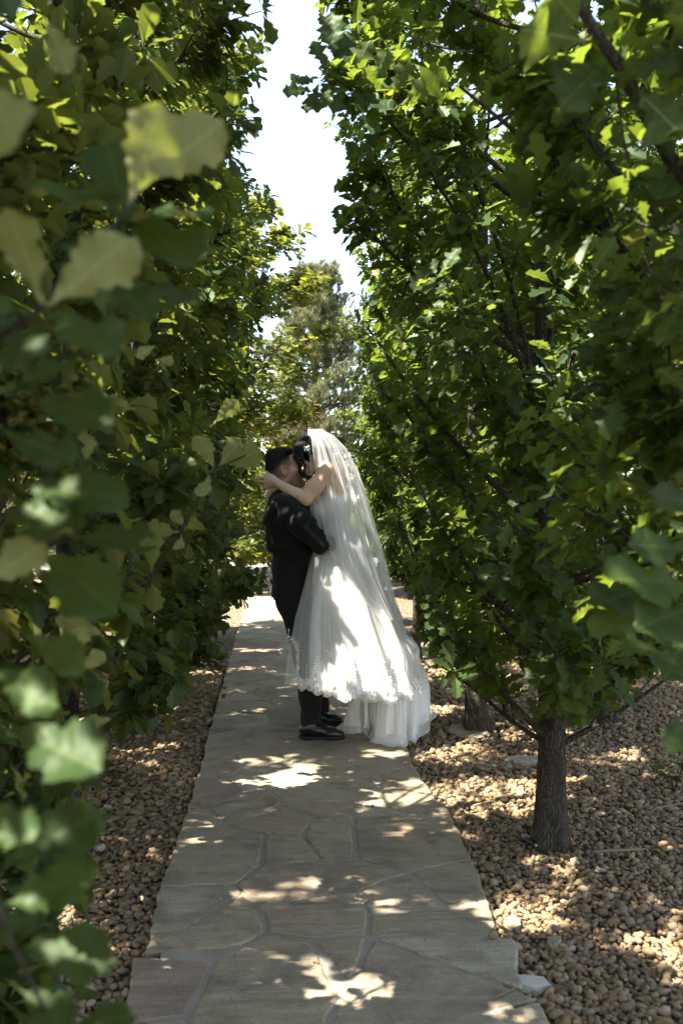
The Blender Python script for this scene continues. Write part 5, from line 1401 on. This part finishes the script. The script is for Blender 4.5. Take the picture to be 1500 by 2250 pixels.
# ---- veil: gathered at the comb, falling behind her and to both sides in fine folds
VL = [(943, 677, 706, .045, 0), (958, 677, 732, .092, .1), (985, 680, 756, .128, .5), (1030, 685, 778, .150, .8), (1080, 690, 794, .165, 1), (1140, 697, 812, .215, 1), (1200, 712, 830, .285, 1), (1260, 736, 846, .28, 1), (1310, 775, 860, .27, 1), (1352, 812, 873, .265, 1)]
nV, nU = 90, 300
py_k = np.linspace(943, 1352, nV + 1)
gl = lambda k: np.interp(py_k, [v[0] for v in VL], [v[k] for v in VL])
lx_, rx_, yd_, am_ = gl(1), gl(2), gl(3), gl(4)
def veil_mesh(name, off, ph, pend, dens):
    rows = []; Wv = []
    for i in range(nV + 1):
        row = []; v = i / nV
        if v > pend: break
        z = C(704, py_k[i], 0)[2]
        xL = C(lx_[i], py_k[i], -.12)[0]; xR = C(rx_[i], py_k[i], 0)[0]
        a = (xR - xL) / 1.72; cx = xR - a
        for j in range(nU + 1):
            u = j / nU; t = R(-136 + 272 * u)
            gath = am_[i]
            f1 = math.sin(u * 2 * PI * 17 + ph + 1.5 * math.sin(u * 9 + v * 2)); f2 = math.sin(u * 2 * PI * 7 + 2.1 * ph + v * 1.4); f3 = math.sin(u * 2 * PI * 41 + v * 3 + ph)
            rr_ = off + gath * (.010 * f1 + .012 * f2 + .0035 * f3)
            tt = t + gath * (.055 * math.sin(u * 2 * PI * 17 + ph + 1.2 + 1.5 * math.sin(u * 9 + v * 2)) + .05 * math.sin(u * 2 * PI * 7 + 2.1 * ph + v * 1.4 + 1.0))
            row.append((cx + (a + rr_) * math.cos(tt), (yd_[i] + rr_) * math.sin(tt) - .03 * (1 - v), z + (.0 if v > .02 else -.004 * abs(math.sin(t)))))
            Wv.append(dens + .22 * math.exp(-v / .05) + .25 * (min(u, 1 - u) < .004) + .13 * max(0, f1) ** 4 * min(1, v * 8) + .06 * max(0, f3) ** 6)
        rows.append(row)
    V, F = quad_strip(rows)
    return mesh_np(name, np.array(V), np.array(F), M_VEIL, True, {'weave': np.array(Wv)})
veil = bl('veil', veil_mesh('veil', .004, .3, 1.0, -.02))
pm_ = MB()
for k in range(60):
    i = rlc.randrange(14, nV); s_ = rlc.choice((0, 1, 1))
    c = np.array((C(lx_[i] if s_ == 0 else rx_[i], py_k[i], 0)[0] + .004, -.12 if s_ == 0 else rlc.uniform(-.03, .03), C(704, py_k[i], 0)[2]))
    pm_.add([c + v * .0032 for v in iv_], [tuple(f) for f in if2])
bl('pearl_trim', pm_.mesh('pearl_trim', M_PEARL), veil)
cb = MB()
for k in range(14):
    c = C(679 + rlc.uniform(-1, 2), 947 + k * 1.6, -.075 - .03 * k / 14); cb.add([c + v * rlc.uniform(.002, .004) for v in iv_], [tuple(f) for f in if2])
bl('veil_comb', cb.mesh('veil_comb', M_PEARL), veil)

# ------------------------------------------------------------------ small things on the ground
M_STICK = simple('dry_stick', (0.20, 0.15, 0.09), .9, .2, .3, 60)
M_WHITE = simple('bleached_bark', (0.42, 0.38, 0.32), .9, .2, .2, 30)
def stick(pts, r, label, mat=M_STICK):
    w = [G(px, py, z) for px, py, z in pts]; c = w[0].copy(); c.z = 0
    o = link('fallen_twig', MB().tube([p - c for p in w], [r * (1 - .5 * i / (len(w) - 1)) for i in range(len(w))], 6).mesh('fallen_twig', mat))
    o.location = c; return prop(o, label, 'twig', 'twigs lying on the ground')
stick([(1302, 1872, .0), (1340, 1869, .006), (1415, 1866, .002)], .008, 'straight tan twig on the gravel right of the thick trunk')
stick([(1365, 1838, .0), (1385, 1852, .004), (1398, 1868, .002)], .006, 'short slanting twig above the straight tan twig')
stick([(1040, 1770, .0), (1075, 1760, .008), (1095, 1762, .002)], .005, 'pale twig lying in the sunlit gravel patch')
stick([(1085, 1785, .0), (1095, 1772, .006), (1122, 1766, .001)], .004, 'thin twig at the lower edge of the sunlit gravel')
stick([(1425, 1790, .0), (1440, 1775, .02), (1500, 1765, .01)], .005, 'curved bare twig under the low plant at the right edge')
stick([(1420, 1800, .0), (1455, 1815, .02), (1505, 1822, .004)], .004, 'forked-looking thin twig by the right edge gravel')
stick([(850, 1806, .004), (895, 1801, .006), (935, 1803, .004)], .003, 'thin dark twig across the flagstones right of centre')
stick([(1080, 2195, .004), (1112, 2180, .006), (1130, 2172, .004)], .004, 'small brown twig on the striped flagstone near the camera')
stick([(600, 1790, .004), (612, 1776, .006), (622, 1782, .004)], .003, 'tiny hooked twig on a flagstone in front of the couple')
stick([(560, 1520, .004), (566, 1512, .006), (572, 1515, .004)], .004, 'curled twig on the paving left of the groom\'s legs')
stick([(505, 1530, .004), (512, 1520, .006), (526, 1522, .004)], .004, 'bent twig on the paving near the left gravel edge')
stick([(1090, 2025, -.01), (1112, 2043, .0), (1122, 2050, .0)], .005, 'reddish twig at the right edge of the path')
def chip(px, py, s, label, mat, name='stone_chip', hz=.5):
    rr_ = random.Random(px); n = 6
    V = []; 
    for z in (-.02, s * hz * .4):
        for k in range(n):
            a = 2 * PI * k / n; r = s * rr_.uniform(.6, 1.1); V.append((math.cos(a) * r * 1.3, math.sin(a) * r * .8, z))
    F = [tuple(range(n, 2 * n)), tuple(reversed(range(n)))] + [(k, (k + 1) % n, n + (k + 1) % n, n + k) for k in range(n)]
    o = link(name, mesh_py(name, V, F, mat)); g = G(px, py, -.02); o.location = (g.x, g.y, -.016); o.rotation_euler = (.05, .06, rr_.uniform(0, 6))
    bv = o.modifiers.new('edge', 'BEVEL'); bv.width = s * .08; bv.segments = 2
    return prop(o, label, 'stone', 'loose stones in the gravel')
chip(1022, 1608, .16, 'pale flat stone at the foot of the short trunk', M_STONE_PALE, 'flat_stone', .2)
chip(1160, 1672, .12, 'pale flat stone edge above the sunlit gravel patch', M_STONE_PALE, 'flat_stone', .2)
chip(1160, 2162, .055, 'whitish broken stone against the right path edge', M_WHITE)
chip(1128, 2032, .045, 'angular tan stone chip by the right path edge', M_STONE_PALE)
chip(1215, 2072, .035, 'squarish pale stone chip in the right gravel', M_STONE_PALE)
chip(218, 1862, .03, 'white sliver of stone in the left gravel', M_WHITE)
# red berry, irrigation dripper, brown dry leaf and seed ball
M_RED = simple('red_fruit', (0.45, 0.02, 0.025), .35, .5, .1, 30)
def ball(px, py, r, name, label, cat, mat, z=0):
    F_ = Field((-r * 2, -r * 2, -r * 2), (r * 2, r * 2, r * 2), r / 6); F_.ell((0, 0, 0), (r, r * .92, r * 1.08), None, .001); F_.ell((0, 0, r * 1.15), (r * .3, r * .3, r * .25), None, r * .3, 'sub')
    o = link(name, F_.mesh(name, mat)); g = G(px, py, z + r); o.location = (g.x, g.y, z + r)
    link('stalk', MB().tube([(0, 0, r * .8), (r * .1, 0, r * 1.3), (r * .3, 0, r * 1.6)], r * .1, 5).mesh('stalk', M_STICK), o)
    return prop(o, label, cat)
ball(1250, 1846, .014, 'red_berry', 'small red berry beside the thick trunk', 'berry', M_RED, -.022)
ball(1083, 2053, .017, 'oak_gall', 'round brown gall on the right path edge', 'gall', M_STICK, .0)
M_BLK = simple('black_plastic', (0.012, 0.014, 0.016), .45, .4, .1, 30)
dr_ = empty('irrigation_tube', G(1172, 1868, -.03)); prop(dr_, 'black irrigation tube end with white tip at the thick trunk', 'irrigation tube')
link('tube', MB().tube([(-.03, .12, .0), (-.02, .05, .03), (0, 0, .028), (.012, -.02, .004)], .011, 8).mesh('tube', M_BLK), dr_)
link('tip', MB().tube([(.004, -.012, .026), (.009, -.03, .030)], [.005, .0035], 8).mesh('tip', M_SHIRT), dr_)
# low weeds with a few leaves each
def weed(px, py, n, s, label, kind='L', name='weed'):
    g = G(px, py, -.03); o = prop(empty(name, (g.x, g.y, -.03)), label, 'plant', 'low plants in the gravel'); rr_ = random.Random(px + py)
    for k in range(n):
        a = k * 2.4 + rr_.uniform(-.3, .3); h = s * rr_.uniform(.7, 1.6)
        tipp = Vector((math.cos(a) * s * .5, math.sin(a) * s * .5, h))
        link('stem', MB().tube([(0, 0, 0), tipp * .5 + Vector((0, 0, .02)), tipp], [.0025, .002, .0015], 5).mesh('stem', M_TWIG), o)
        for q in range(3):
            b = a + (q - 1) * .9
            leaf_object(o, tipp, (math.cos(b), math.sin(b), rr_.uniform(-.2, .35)), (rr_.gauss(0, .3), rr_.gauss(0, .3), 1), s * rr_.uniform(.5, .8), kind)
    return o
weed(205, 1712, 5, .10, 'pale green seedling beside the left trunk in gravel')
weed(255, 1735, 4, .08, 'dark seedling in the left gravel between trunk and path')
weed(65, 1712, 4, .10, 'seedling in bright gravel at the far left')
weed(1480, 1745, 9, .11, 'dark leafy plant low at the right edge of the gravel', 'R')
weed(1245, 1808, 2, .045, 'tiny oak shoot low on the thick trunk', 'R')
weed(1160, 1835, 3, .05, 'small weed left of the thick trunk base', 'L')
weed(470, 1560, 4, .09, 'low sprig leaning over the left path edge')

# dry leaves and fine litter
M_DRY = leaf_mat('dry_leaf', [(0, (0.13, 0.075, 0.035)), (0.5, (0.2, 0.12, 0.055)), (1.0, (0.3, 0.19, 0.09))], (0.24, 0.16, 0.085), (0.3, 0.15, 0.05), tfac=0.2)
dry = []
for k in range(3):
    V, F = leaf_grid(LOBED, 30 + k); V = V * np.array((1, 1, 2.2)); dry.append(mesh_np('fallen_leaf', V, F, M_DRY, True, {'tint': np.full(len(V), .2 + .3 * k)}))
DL = [(250, 1990, 'curled dry leaf on the left gravel near the camera'), (430, 1768, 'dry leaf lying at the left path edge'), (960, 1850, 'small dry leaf on the paving near its right edge'), (1110, 1960, 'dry leaf caught at the right path edge'), (1330, 1960, 'brown leaf on the gravel below the straight tan twig'), (1290, 1760, 'dry leaf in the gravel behind the thick trunk'), (1420, 2120, 'brown leaf on the gravel in the lower right'), (700, 2120, 'dry leaf on the large flagstone nearest the camera'), (1010, 1690, 'dry leaf on gravel right of the train'), (330, 1700, 'dry leaf among sunlit gravel on the left'), (820, 1770, 'little dry leaf on the paving in front of the train'), (1190, 2010, 'crumpled brown leaf in the right gravel near the path')]
rd = random.Random(4)
for k, (px_, py_, lb_) in enumerate(DL):
    g = G(px_, py_, .002); onpath = left_edge(g.y) < g.x < right_edge(g.y)
    o = link('fallen_leaf', dry[k % 3]); s_ = rd.uniform(.035, .055); o.scale = (s_, s_, s_); o.location = (g.x, g.y, .009 if onpath else -.012)
    o.rotation_euler = (rd.uniform(-.25, .25), rd.uniform(-.25, .25), rd.uniform(0, 6.28)); prop(o, lb_, 'leaf', 'dry leaves on the ground')
lit = MB()
for k in range(420):
    y_ = 2.6 + 6 * rd.random() ** 1.5; x_ = float(left_edge(y_)) + .02 + (float(right_edge(y_)) - float(left_edge(y_)) - .04) * (rd.random() if rd.random() < .5 else rd.choice((rd.random() ** 3, 1 - rd.random() ** 3)))
    a_ = rd.uniform(0, 6.28); L = rd.choice((.004, .006, .010, .022)); r = .0008 if L > .009 else .0016
    d_ = Vector((math.cos(a_), math.sin(a_), 0)) * L; c_ = Vector((x_, y_, .0045))
    lit.tube([c_ - d_, c_ + Vector((rd.uniform(-.002, .002), rd.uniform(-.002, .002), .001)), c_ + d_], [r, r * 1.3, r * .6], 4)
prop(link('litter', lit.mesh('litter', M_STICK, False)), 'fine bits of twig and grit scattered over the paving', 'litter', None, 'stuff')
